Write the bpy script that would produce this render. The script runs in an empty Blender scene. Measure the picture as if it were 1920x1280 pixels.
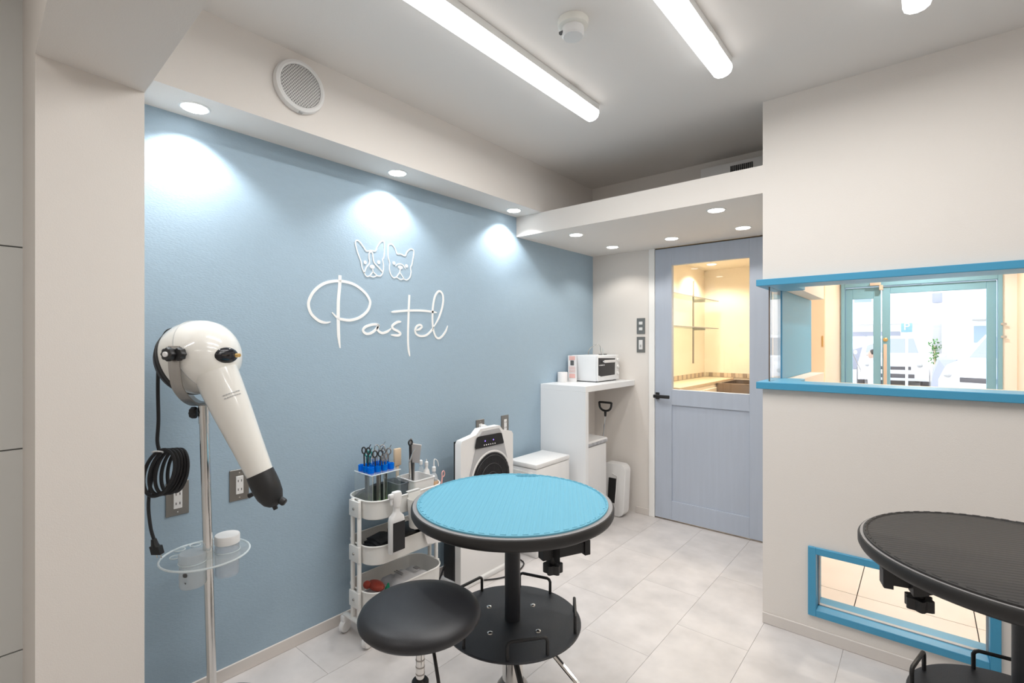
import bpy, bmesh, math, random
from mathutils import Vector, Matrix
random.seed(7)
sc = bpy.context.scene
C = sc.collection

# ------------------------------------------------------------------ camera
YAW = math.radians(40.06); CAMH = 1.308; FPX = 917.0; HZ = 641.0
cam = bpy.data.objects.new('camera', bpy.data.cameras.new('camera')); C.objects.link(cam)
cam.location = (0, 0, CAMH); cam.rotation_euler = (math.pi/2, 0, YAW)
cam.data.sensor_width = 36; cam.data.lens = 36*FPX/1920; cam.data.shift_y = 1/1920
cam.data.clip_start = 0.05; cam.data.clip_end = 200
sc.camera = cam
# ------------------------------------------------------------------ world (bright overcast sky)
W = bpy.data.worlds.new('sky'); sc.world = W; W.use_nodes = True
bg = W.node_tree.nodes['Background']; bg.inputs[0].default_value = (0.86, 0.93, 1.0, 1); bg.inputs[1].default_value = 3.2
# ------------------------------------------------------------------ exposure, lamp strengths
vs = sc.view_settings
sc.display_settings.display_device = 'sRGB'
vs.view_transform = 'Standard'; vs.look = 'None'; vs.exposure = 0.0; vs.gamma = 1; vs.use_curve_mapping = False
TUBE = 8.2          # light of each ceiling tube (W), its diffuser glows at GLOW
GLOW = 3.0
WASH = 18.0          # wall wash downlights (W)
SHELF = 7.0          # downlights in the lowered ceiling (W)
BATH = 66.0          # warm lamps of the bathing room (W)
HALL = 75.0          # warm lamps of the entrance hall (W)

# ------------------------------------------------------------------ geometry helpers
Fw = Vector((-math.sin(YAW), math.cos(YAW), 0)); Rt = Vector((math.cos(YAW), math.sin(YAW), 0)); Up = Vector((0, 0, 1))
def P(u, v, d):      # picture position at depth d -> place in the room
    return Fw*d + Rt*((u-960)/FPX*d) + Up*(CAMH + (HZ-v)/FPX*d)
def onx(u, v, x):    # picture position on the plane X = x
    t = (u-960)/FPX; return P(u, v, x/(Fw.x + t*Rt.x))
def ony(u, v, y):
    t = (u-960)/FPX; return P(u, v, y/(Fw.y + t*Rt.y))
def onz(u, v, z):
    return P(u, v, (z-CAMH)*FPX/(HZ-v))

def frame(ax):
    ax = Vector(ax).normalized(); a = Vector((0, 0, 1)) if abs(ax.z) < .9 else Vector((1, 0, 0))
    e1 = a.cross(ax).normalized(); e2 = ax.cross(e1); return e1, e2, ax

class MB:
    def __init__(s, root=None):
        s.bm = bmesh.new(); s.o = Vector(root.location) if root is not None else Vector((0, 0, 0))
    def v(s, p): return s.bm.verts.new(Vector(p) - s.o)
    def f(s, vs):
        try: return s.bm.faces.new(vs)
        except ValueError: return None
    def box(s, x0, x1, y0, y1, z0, z1, bev=0, seg=2):
        V = [s.v((x, y, z)) for z in (z0, z1) for y in (y0, y1) for x in (x0, x1)]
        F = [s.f([V[i] for i in q]) for q in ((0, 2, 3, 1), (4, 5, 7, 6), (0, 1, 5, 4), (2, 6, 7, 3), (0, 4, 6, 2), (1, 3, 7, 5))]
        if bev:
            E = list({e for f in F for e in f.edges})
            bmesh.ops.bevel(s.bm, geom=E, offset=bev, segments=seg, profile=.5, affect='EDGES')
        return s
    def loft(s, loops, cap0=True, cap1=True, closed=True):
        L = [[s.v(p) for p in lp] for lp in loops]; n = len(L[0])
        for a, b in zip(L, L[1:]):
            for i in range(n if closed else n-1):
                j = (i+1) % n; s.f([a[i], a[j], b[j], b[i]])
        if cap0: s.f(list(reversed(L[0])))
        if cap1: s.f(L[-1])
        return s
    def prism(s, pts, vec):      # pts 3d polygon swept along vec
        vec = Vector(vec); return s.loft([pts, [Vector(p)+vec for p in pts]])
    def lathe(s, prof, c=(0, 0, 0), ax=(0, 0, 1), seg=40, cap0=True, cap1=True):   # prof: (radius, height)
        e1, e2, e3 = frame(ax); c = Vector(c); loops = []
        for r, h in prof:
            r = max(r, 1e-4)
            loops.append([c + e1*(r*math.cos(2*math.pi*i/seg)) + e2*(r*math.sin(2*math.pi*i/seg)) + e3*h for i in range(seg)])
        return s.loft(loops, cap0, cap1)
    def cyl(s, p0, p1, r0, r1=None, seg=24):
        p0 = Vector(p0); p1 = Vector(p1); h = (p1-p0).length
        return s.lathe([(r0, 0), (r0 if r1 is None else r1, h)], p0, p1-p0, seg)
    def tube(s, pts, r, seg=8, closed=False):
        pts = [Vector(p) for p in pts]; n = len(pts); loops = []; pn = None
        for i, p in enumerate(pts):
            if closed: t = (pts[(i+1) % n]-pts[i-1]).normalized()
            else: t = (pts[min(i+1, n-1)]-pts[max(i-1, 0)]).normalized()
            if pn is None: e1 = frame(t)[0]
            else:
                e1 = pn - t*pn.dot(t)
                e1 = e1.normalized() if e1.length > 1e-6 else frame(t)[0]
            pn = e1; e2 = t.cross(e1); rr = r[i] if isinstance(r, (list, tuple)) else r
            loops.append([p + (e1*math.cos(2*math.pi*k/seg) + e2*math.sin(2*math.pi*k/seg))*rr for k in range(seg)])
        if closed: loops.append(loops[0]); return s.loft(loops, False, False)
        return s.loft(loops)
    def ell(s, c, rad, ax=(0, 0, 1), seg=24, n=12):     # ellipsoid, rad=(e1,e2,axis)
        e1, e2, e3 = frame(ax); c = Vector(c); loops = []
        for k in range(n+1):
            a = -math.pi/2 + math.pi*k/n; q = max(math.cos(a), 1e-3)
            loops.append([c + e1*(rad[0]*q*math.cos(2*math.pi*i/seg)) + e2*(rad[1]*q*math.sin(2*math.pi*i/seg)) + e3*(rad[2]*math.sin(a)) for i in range(seg)])
        return s.loft(loops)
    def strap(s, pts, wd, th):    # flat strap along pts; wd = width vector, th thickness
        pts = [Vector(p) for p in pts]; wd = Vector(wd); loops = []; n = len(pts)
        for i, p in enumerate(pts):
            t = (pts[min(i+1, n-1)]-pts[max(i-1, 0)]).normalized(); nn = t.cross(wd).normalized()*th/2; w = wd/2
            loops.append([p-w-nn, p+w-nn, p+w+nn, p-w+nn])
        return s.loft(loops)
    def plate(s, outer, holes, z0, z1):     # flat plate with holes, 2d loops (x,y)
        E = []
        for lp in [outer]+holes:
            V = [s.v((x, y, z0)) for x, y in lp]
            E += [s.bm.edges.new((V[i], V[(i+1) % len(V)])) for i in range(len(V))]
        r = bmesh.ops.triangle_fill(s.bm, use_beauty=True, use_dissolve=False, edges=E)
        F = [g for g in r['geom'] if isinstance(g, bmesh.types.BMFace)]
        x = bmesh.ops.extrude_face_region(s.bm, geom=F)
        bmesh.ops.translate(s.bm, vec=(0, 0, z1-z0), verts=[g for g in x['geom'] if isinstance(g, bmesh.types.BMVert)])
        return s
    def build(s, name, mat, parent=None, sharp=35):
        bm = s.bm; bmesh.ops.recalc_face_normals(bm, faces=bm.faces); ca = math.radians(sharp)
        for f in bm.faces: f.smooth = True
        for e in bm.edges: e.smooth = len(e.link_faces) == 2 and e.calc_face_angle(0) < ca
        me = bpy.data.meshes.new(name); bm.to_mesh(me); bm.free()
        if mat is not None: me.materials.append(M[mat] if isinstance(mat, str) else mat)
        o = bpy.data.objects.new(name, me); C.objects.link(o)
        if parent is not None: o.parent = parent
        return o

def tag(o, label=None, cat=None, group=None, kind=None):
    if label: o['label'] = label
    if cat: o['category'] = cat
    if group: o['group'] = group
    if kind: o['kind'] = kind
    return o
def thing(name, label, cat, loc=(0, 0, 0), rz=0, group=None):
    o = bpy.data.objects.new(name, None); C.objects.link(o); o.empty_display_size = .1
    o.location = loc; o.rotation_euler = (0, 0, rz); return tag(o, label, cat, group)
def copy_tree(o, parent=None, loc=None, rz=None, label=None):
    c = o.copy(); C.objects.link(c); c.parent = parent
    if loc is not None: c.location = loc
    if rz is not None: c.rotation_euler = (0, 0, rz)
    if label: c['label'] = label
    for ch in list(o.children): copy_tree(ch, c)
    return c
def rrect(x0, x1, y0, y1, r, n=6):
    pts = []
    for cx, cy, a0 in ((x1-r, y1-r, 0), (x0+r, y1-r, 90), (x0+r, y0+r, 180), (x1-r, y0+r, 270)):
        for k in range(n+1):
            a = math.radians(a0 + 90*k/n); pts.append((cx+r*math.cos(a), cy+r*math.sin(a)))
    return pts
def circ(cx, cy, r, n=24): return [(cx+r*math.cos(2*math.pi*i/n), cy+r*math.sin(2*math.pi*i/n)) for i in range(n)]
def spline(pts, k=6, closed=False):
    pts = [Vector(p) for p in pts]; n = len(pts); out = []
    for i in range(n if closed else n-1):
        if closed: a, b, c, d = pts[i-1], pts[i], pts[(i+1) % n], pts[(i+2) % n]
        else: a, b, c, d = pts[max(i-1, 0)], pts[i], pts[i+1], pts[min(i+2, n-1)]
        for j in range(k):
            t = j/k; out.append(.5*((2*b)+(c-a)*t+(2*a-5*b+4*c-d)*t*t+(3*b-a-3*c+d)*t**3))
    if not closed: out.append(pts[-1])
    return out

# ------------------------------------------------------------------ materials
def lin(c): return c/12.92 if c <= .04045 else ((c+.055)/1.055)**2.4
def col(h):
    if isinstance(h, str): h = h.lstrip('#'); return tuple(lin(int(h[i:i+2], 16)/255) for i in (0, 2, 4)) + (1,)
    return tuple(h) + (1,)
M = {}
def mat(name, c, rough=.5, metal=0, noise=0, nscale=20, bump=0, bscale=200, spec=.5, coat=0, emit=0, stretch=None, island=0):
    m = bpy.data.materials.new(name); m.use_nodes = True; M[name] = m; nt = m.node_tree; N = nt.nodes; L = nt.links
    b = N['Principled BSDF']; c = col(c)
    b.inputs['Base Color'].default_value = c; b.inputs['Roughness'].default_value = rough; b.inputs['Metallic'].default_value = metal
    b.inputs['Specular IOR Level'].default_value = spec; b.inputs['Coat Weight'].default_value = coat
    if emit: b.inputs['Emission Color'].default_value = c; b.inputs['Emission Strength'].default_value = emit
    tc = N.new('ShaderNodeTexCoord'); mp = N.new('ShaderNodeMapping'); L.new(tc.outputs['Object'], mp.inputs[0])
    if stretch: mp.inputs['Scale'].default_value = stretch
    if noise or island:
        nz = N.new('ShaderNodeTexNoise'); nz.inputs['Scale'].default_value = nscale; nz.inputs['Detail'].default_value = 6; L.new(mp.outputs[0], nz.inputs['Vector'])
        if island:
            oi = N.new('ShaderNodeObjectInfo'); va = N.new('ShaderNodeVectorMath'); va.operation = 'SCALE'; cx = N.new('ShaderNodeCombineXYZ')
            for i in range(3): L.new(oi.outputs['Random'], cx.inputs[i])
            L.new(cx.outputs[0], va.inputs[0]); va.inputs['Scale'].default_value = 37
            ad = N.new('ShaderNodeVectorMath'); L.new(mp.outputs[0], ad.inputs[0]); L.new(va.outputs[0], ad.inputs[1]); L.new(ad.outputs[0], nz.inputs['Vector'])
        rm = N.new('ShaderNodeMapRange'); rm.inputs[1].default_value = .3; rm.inputs[2].default_value = .7
        rm.inputs[3].default_value = 1-noise; rm.inputs[4].default_value = 1+noise; L.new(nz.outputs[0], rm.inputs[0])
        mx = N.new('ShaderNodeVectorMath'); mx.operation = 'SCALE'; mx.inputs[0].default_value = c[:3]; L.new(rm.outputs[0], mx.inputs['Scale'])
        L.new(mx.outputs[0], b.inputs['Base Color'])
    if bump:
        n2 = N.new('ShaderNodeTexNoise'); n2.inputs['Scale'].default_value = bscale; n2.inputs['Detail'].default_value = 3; L.new(mp.outputs[0], n2.inputs['Vector'])
        bp = N.new('ShaderNodeBump'); bp.inputs['Strength'].default_value = bump; bp.inputs['Distance'].default_value = .002
        L.new(n2.outputs[0], bp.inputs['Height']); L.new(bp.outputs[0], b.inputs['Normal'])
    return m
def glass(name, tint=(1, 1, 1), ior=1.45, rough=0.0, body=0.0, bodycol=(1, 1, 1)):
    m = bpy.data.materials.new(name); m.use_nodes = True; M[name] = m; nt = m.node_tree; N = nt.nodes; L = nt.links
    N.remove(N['Principled BSDF']); out = N['Material Output']
    tr = N.new('ShaderNodeBsdfTransparent'); tr.inputs[0].default_value = col(tint)
    gl = N.new('ShaderNodeBsdfGlossy'); gl.inputs['Roughness'].default_value = rough
    lw = N.new('ShaderNodeLayerWeight'); lw.inputs[0].default_value = .5; pw = N.new('ShaderNodeMath'); pw.operation = 'POWER'; pw.inputs[1].default_value = 5
    fr = N.new('ShaderNodeMath'); fr.operation = 'MULTIPLY_ADD'; fr.inputs[1].default_value = .85; fr.inputs[2].default_value = ((ior-1)/(ior+1))**2; mx = N.new('ShaderNodeMixShader')
    L.new(lw.outputs['Facing'], pw.inputs[0]); L.new(pw.outputs[0], fr.inputs[0]); L.new(fr.outputs[0], mx.inputs[0]); L.new(tr.outputs[0], mx.inputs[1]); L.new(gl.outputs[0], mx.inputs[2]); last = mx
    if body:
        df = N.new('ShaderNodeBsdfDiffuse'); df.inputs[0].default_value = col(bodycol); m2 = N.new('ShaderNodeMixShader'); m2.inputs[0].default_value = body
        L.new(mx.outputs[0], m2.inputs[1]); L.new(df.outputs[0], m2.inputs[2]); last = m2
    L.new(last.outputs[0], out.inputs[0]); return m
mat('wall_paper', (.80, .755, .71), .8, bump=.25, bscale=350)
mat('ceiling_paper', (.80, .765, .73), .85, bump=.2, bscale=350)
mat('blue_paper', (.36, .475, .57), .75, noise=.015, nscale=60, bump=.35, bscale=260, stretch=(1, .35, 1))
mat('panel_white', (.82, .83, .81), .35)
mat('seam_grey', (.4, .4, .4), .6)
mat('tile_grey', (.655, .62, .605), .42, noise=.10, nscale=8, bump=.08, bscale=60, island=1)
mat('grout', (.60, .56, .53), .8)
mat('grout_hall', (.60, .57, .55), .8)
mat('tile_hall', (.78, .75, .73), .4, noise=.04, nscale=6, island=1)
mat('baseboard', (.72, .67, .63), .5)
mat('melamine', (.82, .83, .84), .35)
mat('white_plastic', (.80, .79, .78), .38)
mat('ivory_plastic', (.78, .76, .70), .3, coat=.4)
mat('white_gloss', (.82, .80, .75), .15, coat=.6)
mat('white_metal', (.80, .79, .76), .35)
mat('grey_silver', (.48, .48, .49), .35, metal=.2)
mat('light_grey', (.45, .45, .45), .5)
mat('black_plastic', (.016, .016, .017), .45)
mat('black_matte', (.014, .014, .016), .6)
mat('black_leather', (.018, .018, .021), .42, bump=.15, bscale=500)
mat('black_powder', (.020, .022, .028), .32, bump=.5, bscale=700)
mat('rim_black', (.018, .017, .017), .5)
mat('black_rubber', (.036, .034, .033), .7)
mat('black_gloss', (.012, .012, .015), .12)
mat('edge_grey', (.28, .27, .27), .5)
mat('mat_blue', (.13, .385, .51), .6)
mat('chrome', (.72, .71, .69), .12, metal=1)
mat('steel', (.36, .34, .32), .34, metal=1, noise=.05, nscale=90, stretch=(1, 1, .02))
mat('steel_plate', (.30, .285, .265), .36, metal=.9)
mat('slot_dark', (.03, .025, .02), .6)
mat('door_paint', (.47, .52, .61), .5, noise=.022, nscale=7, bump=.2, bscale=60, stretch=(6, 6, .35))
mat('door_gap', (.12, .08, .05), .7)
mat('trim_blue', (.065, .33, .54), .4)
mat('trim_teal', (.20, .43, .58), .45)
mat('cream', (.86, .78, .66), .6)
mat('peach', (.83, .68, .52), .5)
mat('mosaic_a', (.60, .50, .38), .3); mat('mosaic_b', (.35, .28, .22), .3)
mat('counter_wood', (.72, .58, .42), .4, noise=.06, nscale=10, stretch=(1, .2, 1))
mat('paint_white', (.93, .92, .90), .6)
mat('lamp_on', (1, 1, 1), .4, emit=GLOW)
mat('down_on', (1, .985, .96), .4, emit=9)
mat('warm_on', (1, .85, .62), .4, emit=9)
mat('lamp_body', (.84, .84, .82), .4)
mat('grille_grey', (.30, .29, .29), .5)
mat('blue_silicone', (.0, .17, .75), .3)
mat('green_plastic', (.25, .55, .12), .4)
mat('teal_metal', (.02, .25, .22), .35, metal=.6)
mat('red_plastic', (.52, .08, .05), .4)
mat('dark_green', (.0, .30, .14), .4)
mat('pink_plastic', (.80, .42, .40), .4)
mat('wood_pale', (.68, .52, .36), .5)
mat('dark_cloth', (.03, .033, .038), .8, noise=.3, nscale=40)
mat('paper', (.80, .78, .77), .7)
mat('print_dark', (.10, .10, .10), .6)
mat('print_pink', (.78, .46, .42), .6)
mat('led_violet', (.25, .15, .9), .4, emit=2)
mat('brass', (.65, .45, .18), .3, metal=1)
mat('door_bar', (.62, .50, .42), .4)
mat('asphalt', (.55, .55, .56), .85)
mat('facade', (.85, .84, .82), .8)
mat('shutter_grey', (.36, .38, .46), .6)
mat('win_blue', (.32, .42, .50), .3)
mat('car_white', (.80, .80, .82), .25, coat=.5)
mat('car_glass', (.30, .33, .36), .15)
mat('car_dark', (.08, .08, .09), .5)
mat('leaf', (.10, .28, .06), .7, noise=.3, nscale=15)
mat('sign_blue', (.22, .40, .60), .5)
mat('skin', (.62, .42, .33), .6); mat('hair', (.015, .012, .012), .5); mat('cloth_white', (.78, .78, .78), .8)
mat('tub_steel', (.30, .24, .20), .35, metal=.8)
glass('pane'); glass('acrylic', (.95, .97, .97), 1.5, 0, .10, (.9, .93, .95)); glass('acrylic_edge', (.9, .95, .95), 1.5, .1, .6, (.88, .93, .95)); glass('shelf_glass', (.80, .86, .82), 1.5)
glass('frosted', (.92, .94, .95), 1.25, .2, .32, (.85, .88, .9)); glass('bag_film', (.95, .95, .96), 1.3, .15, .65, (.85, .85, .88))
glass('jar_clear', (.95, .96, .97), 1.5, .02, .16, (.9, .92, .95)); glass('blue_clear', (.12, .5, 1), 1.4, .05, .45, (.0, .30, .95))

# ================================================================== THE SETTING
WX, CEIL, YB, YP, XP = -2.07, 2.43, 3.49, 2.507, -.575
RX, RY = 2.45, -1.7
def struct(o, label): return tag(o, label, None, None, 'structure')

# floor with tiles
fl = struct(MB().box(WX-.1, RX+.1, RY-.1, YB+.1, -.12, -.004).build('floor', 'grout'), 'pale grey mottled tile floor of the grooming room')
tw, tl = .307, .61
full = MB().box(0, tw-.0012, 0, tl-.0012, -.004, 0).build('tile', 'tile_grey', fl)
used = False
for i in range(-4, 12):
    x0 = -.874 + tw*i; off = 0 if i % 2 == 0 else tl/2
    for j in range(-1, 7):
        y0 = j*tl + off - .21
        if y0 + tl < -.35: continue
        cx0, cx1 = max(x0, WX), min(x0+tw-.0012, RX); cy0, cy1 = max(y0, RY), min(y0+tl-.0012, YB)
        if cx0 > XP-.01: cy1 = min(cy1, YP+.02)
        if cx1-cx0 < .02 or cy1-cy0 < .02: continue
        if cx1-cx0 > tw-.002 and cy1-cy0 > tl-.002:
            t = full if not used else full.copy()
            if used: C.objects.link(t)
            used = True; t.location = (x0, y0, 0)
        else: MB().box(cx0, cx1, cy0, cy1, -.004, 0).build('tile', 'tile_grey', fl)
# ceiling
struct(MB().box(WX-.1, RX+.1, RY-.1, YB+.1, CEIL, CEIL+.1).build('ceiling', 'ceiling_paper'), 'plain off-white ceiling carrying the tube lights')
# blue wall and the white panelled wall in line with it
wl = struct(MB().box(WX-.1, WX, .25, YB+.1, 0, CEIL).build('wall_left', 'blue_paper'), 'light blue papered feature wall carrying the white lettering')
wp = struct(MB().box(WX-.1, WX, RY, .25, -.004, CEIL).build('wall_panelled', None), 'white panelled wall beyond the cream pillar')
wp.data.materials.append(M['seam_grey'])
for z0, z1 in ((0, .388), (.392, .988), (.992, 1.588), (1.592, CEIL)):
    MB().box(WX-.0, WX+.012, RY+.01, .184, z0, z1, .0015, 1).build('panel', 'panel_white', wp)
struct(MB().box(WX-.1, RX+.1, RY-.1, RY, 0, CEIL).build('wall_rear', 'wall_paper'), 'plain off-white rear wall of the grooming room')
struct(MB().box(RX, RX+.1, RY, YP+.2, 0, CEIL).build('wall_right', 'wall_paper'), 'plain off-white side wall of the grooming room')
# pillar and beam (slightly out of square with the blue wall)
q = [(-1.655, .164), (-1.678, .388), (WX, .402), (WX, .178)]
struct(MB().prism([(x, y, 0) for x, y in q], (0, 0, CEIL)).build('wall_pillar', 'wall_paper'), 'cream pillar standing out from the blue wall')
b = [(-1.655, .164), (RX, .02), (RX, .244), (-1.678, .388)]
struct(MB().prism([(x, y, 2.01) for x, y in b], (0, 0, CEIL-2.01)).build('trim_1', 'wall_paper'), 'cream overhead beam running out from the pillar')
# soffit over blue wall
SX, SZ = -1.862, 2.135
struct(MB().box(WX, SX, .39, 3.13, SZ, CEIL).build('trim_2', 'wall_paper'), 'cream boxed soffit along the top of the blue wall')
# lowered ceiling box above the door
struct(MB().box(WX, XP, YP, YB, 2.005, SZ).build('trim_3', 'wall_paper'), 'white lowered ceiling box above the blue door')
struct(MB().box(WX, XP+.1, 3.13, 3.23, SZ, CEIL).build('wall_loft', 'wall_paper'), 'shaded wall above the lowered ceiling box')
# back wall with door opening
DX0, DX1, DZ = -1.531, -.75, 2.0
bw = MB().box(WX, DX0-.012, YB, YB+.1, 0, 2.005).box(DX1+.012, XP+.02, YB, YB+.1, 0, 2.005)
struct(bw.build('wall_back', 'wall_paper'), 'off-white back wall beside the blue door')
struct(MB().box(DX0-.05, DX0-.004, YB-.012, YB+.1, 0, 2.005, .002, 1).build('trim_4', 'paint_white'), 'white upright door casing beside the light switches')
# partition
UW0, UW1 = 1.123, 1.568
LWX0, LWX1, LWZ0, LWZ1 = -.36, .187, .135, .377
pm = MB(); g_ = .006; u0_, u1_, l0_, l1_, m0_, m1_ = UW0-g_, UW1+g_, LWX0-g_, LWX1+g_, LWZ0-g_, LWZ1+g_
pm.box(XP, RX, YP, YP+.12, u1_, CEIL).box(1.3, RX, YP, YP+.12, m0_, u1_)
pm.box(XP, RX, YP, YP+.12, 0, m0_).box(XP, l0_, YP, YP+.12, m0_, m1_).box(l1_, 1.3, YP, YP+.12, m0_, m1_).box(XP, 1.3, YP, YP+.12, m1_, u0_)
pm.box(XP, XP+.1, YP+.12, YB+.1, 0, u0_).box(XP, XP+.1, YP+.12, YB+.1, u1_, CEIL).box(XP, XP+.02, 2.80, YB+.1, u0_, u1_)
struct(pm.build('wall_front', 'wall_paper'), 'off-white partition wall with the blue reception window')
# baseboards
def baseboard(name, x0, x1, y0, y1, label):
    m = MB().box(x0, x1, y0, y1, 0, .05, .002, 1)
    return struct(m.build(name, 'baseboard'), label)
baseboard('baseboard_left', WX, WX+.008, .402, 2.77, 'pale baseboard along the foot of the blue wall')
baseboard('baseboard_back', WX+.38, DX0-.05, YB-.008, YB, 'pale baseboard on the back wall beside the blue door')
baseboard('baseboard_front', XP, RX, YP-.008, YP, 'pale baseboard along the foot of the partition')

# ---------------- window_1: reception corner window
w1 = struct(thing('window_1', None, None, (XP, YP, UW0)), 'long reception window with bright blue sills through the partition'); 
MB(w1).box(XP-.022, 1.34, YP-.03, YP+.15, UW0-.032, UW0, .002, 1).build('window_sill', 'trim_blue', w1)
MB(w1).box(XP-.022, 1.34, YP-.03, YP+.15, UW1, UW1+.03, .002, 1).build('window_head', 'trim_blue', w1)
MB(w1).box(XP-.022, XP+.12, YP+.15, 2.83, UW0-.032, UW0, .002, 1).build('side_sill', 'trim_blue', w1)
MB(w1).box(XP-.022, XP+.12, YP+.15, 2.83, UW1, UW1+.03, .002, 1).build('side_head', 'trim_blue', w1)
MB(w1).box(-.551, 1.3, 2.546, 2.552, UW0, UW1).build('pane', 'pane', w1)
MB(w1).box(-.557, -.551, 2.546, 2.80, UW0, UW1).build('pane', 'pane', w1)
MB(w1).box(-.558, -.553, 2.5445, 2.548, UW0, UW1).build('pane_edge', 'door_gap', w1)
MB(w1).box(XP+.02, XP+.028, 2.78, YB+.13, UW0-.004, UW1+.004).build('side_lining', 'trim_blue', w1)
# ---------------- window_2: low window
w2 = struct(thing('window_2', None, None, (LWX0, YP, LWZ0)), 'low blue framed window near the floor of the partition')
fx0, fx1, fz0, fz1 = -.39, .217, .105, .407
for n_, a in (('frame_side', (fx0, LWX0, fz0, fz1)), ('frame_side', (LWX1, fx1, fz0, fz1)), ('frame_head', (LWX0, LWX1, LWZ1, fz1)), ('frame_sill', (LWX0, LWX1, fz0, LWZ0))):
    MB(w2).box(a[0], a[1], YP-.012, YP+.135, a[2], a[3], .0015, 1).build(n_, 'trim_blue', w2)
MB(w2).box(LWX0, LWX1, YP+.05, YP+.056, LWZ0, LWZ1).build('pane', 'pane', w2)
for a in ((LWX0, LWX0+.006, LWZ0, LWZ1), (LWX1-.006, LWX1, LWZ0, LWZ1), (LWX0, LWX1, LWZ0, LWZ0+.004)):
    MB(w2).box(a[0], a[1], YP+.044, YP+.062, a[2], a[3]).build('glazing_bead', 'light_grey', w2)
# ---------------- door_1: blue-grey door
d1 = struct(thing('door_1', None, None, (DX0, YB, 0)), 'blue-grey wooden door with a large glass pane and black lever')
y0, y1 = YB-.012, YB+.028; zb = .012; gx0, gx1, gz0, gz1 = -1.404, -.878, .962, 1.868
MB(d1).box(DX0, gx0, y0, y1, zb, DZ-.006, .0015, 1).build('stile', 'door_paint', d1)
MB(d1).box(gx1, DX1, y0, y1, zb, DZ-.006, .0015, 1).build('stile', 'door_paint', d1)
MB(d1).box(gx0, gx1, y0, y1, gz1, DZ-.006, .0015, 1).build('top_rail', 'door_paint', d1)
MB(d1).box(gx0, gx1, y0, y1, .849, gz0, .0015, 1).build('lock_rail', 'door_paint', d1)
MB(d1).box(gx0, gx1, y0, y1, zb, .15, .0015, 1).build('bottom_rail', 'door_paint', d1)
MB(d1).box(gx0, gx1, y0+.010, y1-.010, .15, .849).build('panel', 'door_paint', d1)
MB(d1).box(gx0, gx1, y0+.016, y0+.021, gz0, gz1).build('pane', 'pane', d1)
h = MB(d1).box(-1.523, -1.495, y0-.012, y0, .885, .935, .003).box(-1.519, -1.505, y0-.05, y0-.01, .902, .92, .003).box(-1.522, -1.40, y0-.058, y0-.043, .898, .922, .004)
h.build('door_handle', 'black_plastic', d1)
MB(d1).box(DX0-.004, DX1+.012, YB+.03, YB+.09, -.002, .004).build('threshold', 'door_gap', d1)
MB(d1).box(DX0-.004, DX1+.012, YB+.0, YB+.09, DZ-.004, DZ+.004).build('head_gap', 'door_gap', d1)

# ================================================================== lamps
def tube_lamp(x, label, y0=.80, y1=2.03, dim=1):
    r = thing('tube_light', label, 'ceiling light', (x, (y0+y1)/2, CEIL), 0, 'ceiling tube lights')
    MB(r).box(x-.036, x+.036, y0, y1, CEIL-.034, CEIL, .003).build('housing', 'lamp_body', r)
    prof = [(-.036, -.030), (-.037, -.045), (-.032, -.060), (-.018, -.070), (0, -.073), (.018, -.070), (.032, -.060), (.037, -.045), (.036, -.030)]
    MB(r).prism([(x+a, y0+.004, CEIL+b) for a, b in prof], (0, y1-y0-.008, 0)).build('diffuser', 'lamp_on', r)
    MB(r).box(x+.034, x+.039, y1-.26, y1-.18, CEIL-.031, CEIL-.012).build('clip', 'lamp_body', r)
    l = bpy.data.lights.new('tube_bulb', 'AREA'); l.shape = 'RECTANGLE'; l.size = .06; l.size_y = y1-y0-.03; l.energy = TUBE*dim; l.color = (1, .985, .96)
    o = bpy.data.objects.new('tube_bulb', l); C.objects.link(o); o.parent = r; o.location = (0, (y0+y1)/2-r.location.y, -.0735)
tube_lamp(-1.205, 'long tube light on the ceiling closest to the blue wall, showing its full end')
tube_lamp(-.61, 'middle tube light on the ceiling beside the smoke detector')
tube_lamp(-.015, 'tube light at the picture\'s upper edge above the partition, only its end showing')
tube_lamp(1.2, 'tube light over the far side of the room')
tube_lamp(-.9, 'added unseen fill tube behind the overhead beam near the panelled wall', -1.4, -.17, .75)  # unseen tube, added to brighten the panelled wall and fill from behind the camera
tube_lamp(.9, 'added unseen fill tube behind the overhead beam over the rear of the room', -1.4, -.17, .3)  # second added tube out of view, a weak fill from the rear

def downlight(loc, label, group, on='down_on', watts=5, color=(1, .97, .93), angle=125, r=.045, size=.025):
    t = thing('downlight', label, 'downlight', loc, 0, group)
    x, y, z = loc
    MB(t).lathe([(r-.006, -.0035), (r, -.004), (r+.004, -.001), (r+.004, .0)], loc, (0, 0, 1), 32).build('trim_ring', 'lamp_body', t)
    MB(t).lathe([(.001, -.0055), (r-.006, -.0055), (r-.006, -.003), (.001, -.003)], loc, (0, 0, 1), 32).build('lens', on, t)
    l = bpy.data.lights.new('downlight_bulb', 'SPOT'); l.energy = watts; l.color = color; l.spot_size = math.radians(angle); l.spot_blend = .5; l.shadow_soft_size = size
    o = bpy.data.objects.new('downlight_bulb', l); C.objects.link(o); o.parent = t; o.location = (0, 0, -.012)
    return t
for y, lb in ((.6, 'round downlight in the soffit beside the cream pillar'), (1.468, 'round downlight in the soffit above the white dog heads'), (2.356, 'round downlight in the soffit beside the lowered ceiling box')):
    downlight((-1.966, y, SZ), lb, 'downlights washing the blue wall', watts=WASH, color=(.95, .98, 1))
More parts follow.
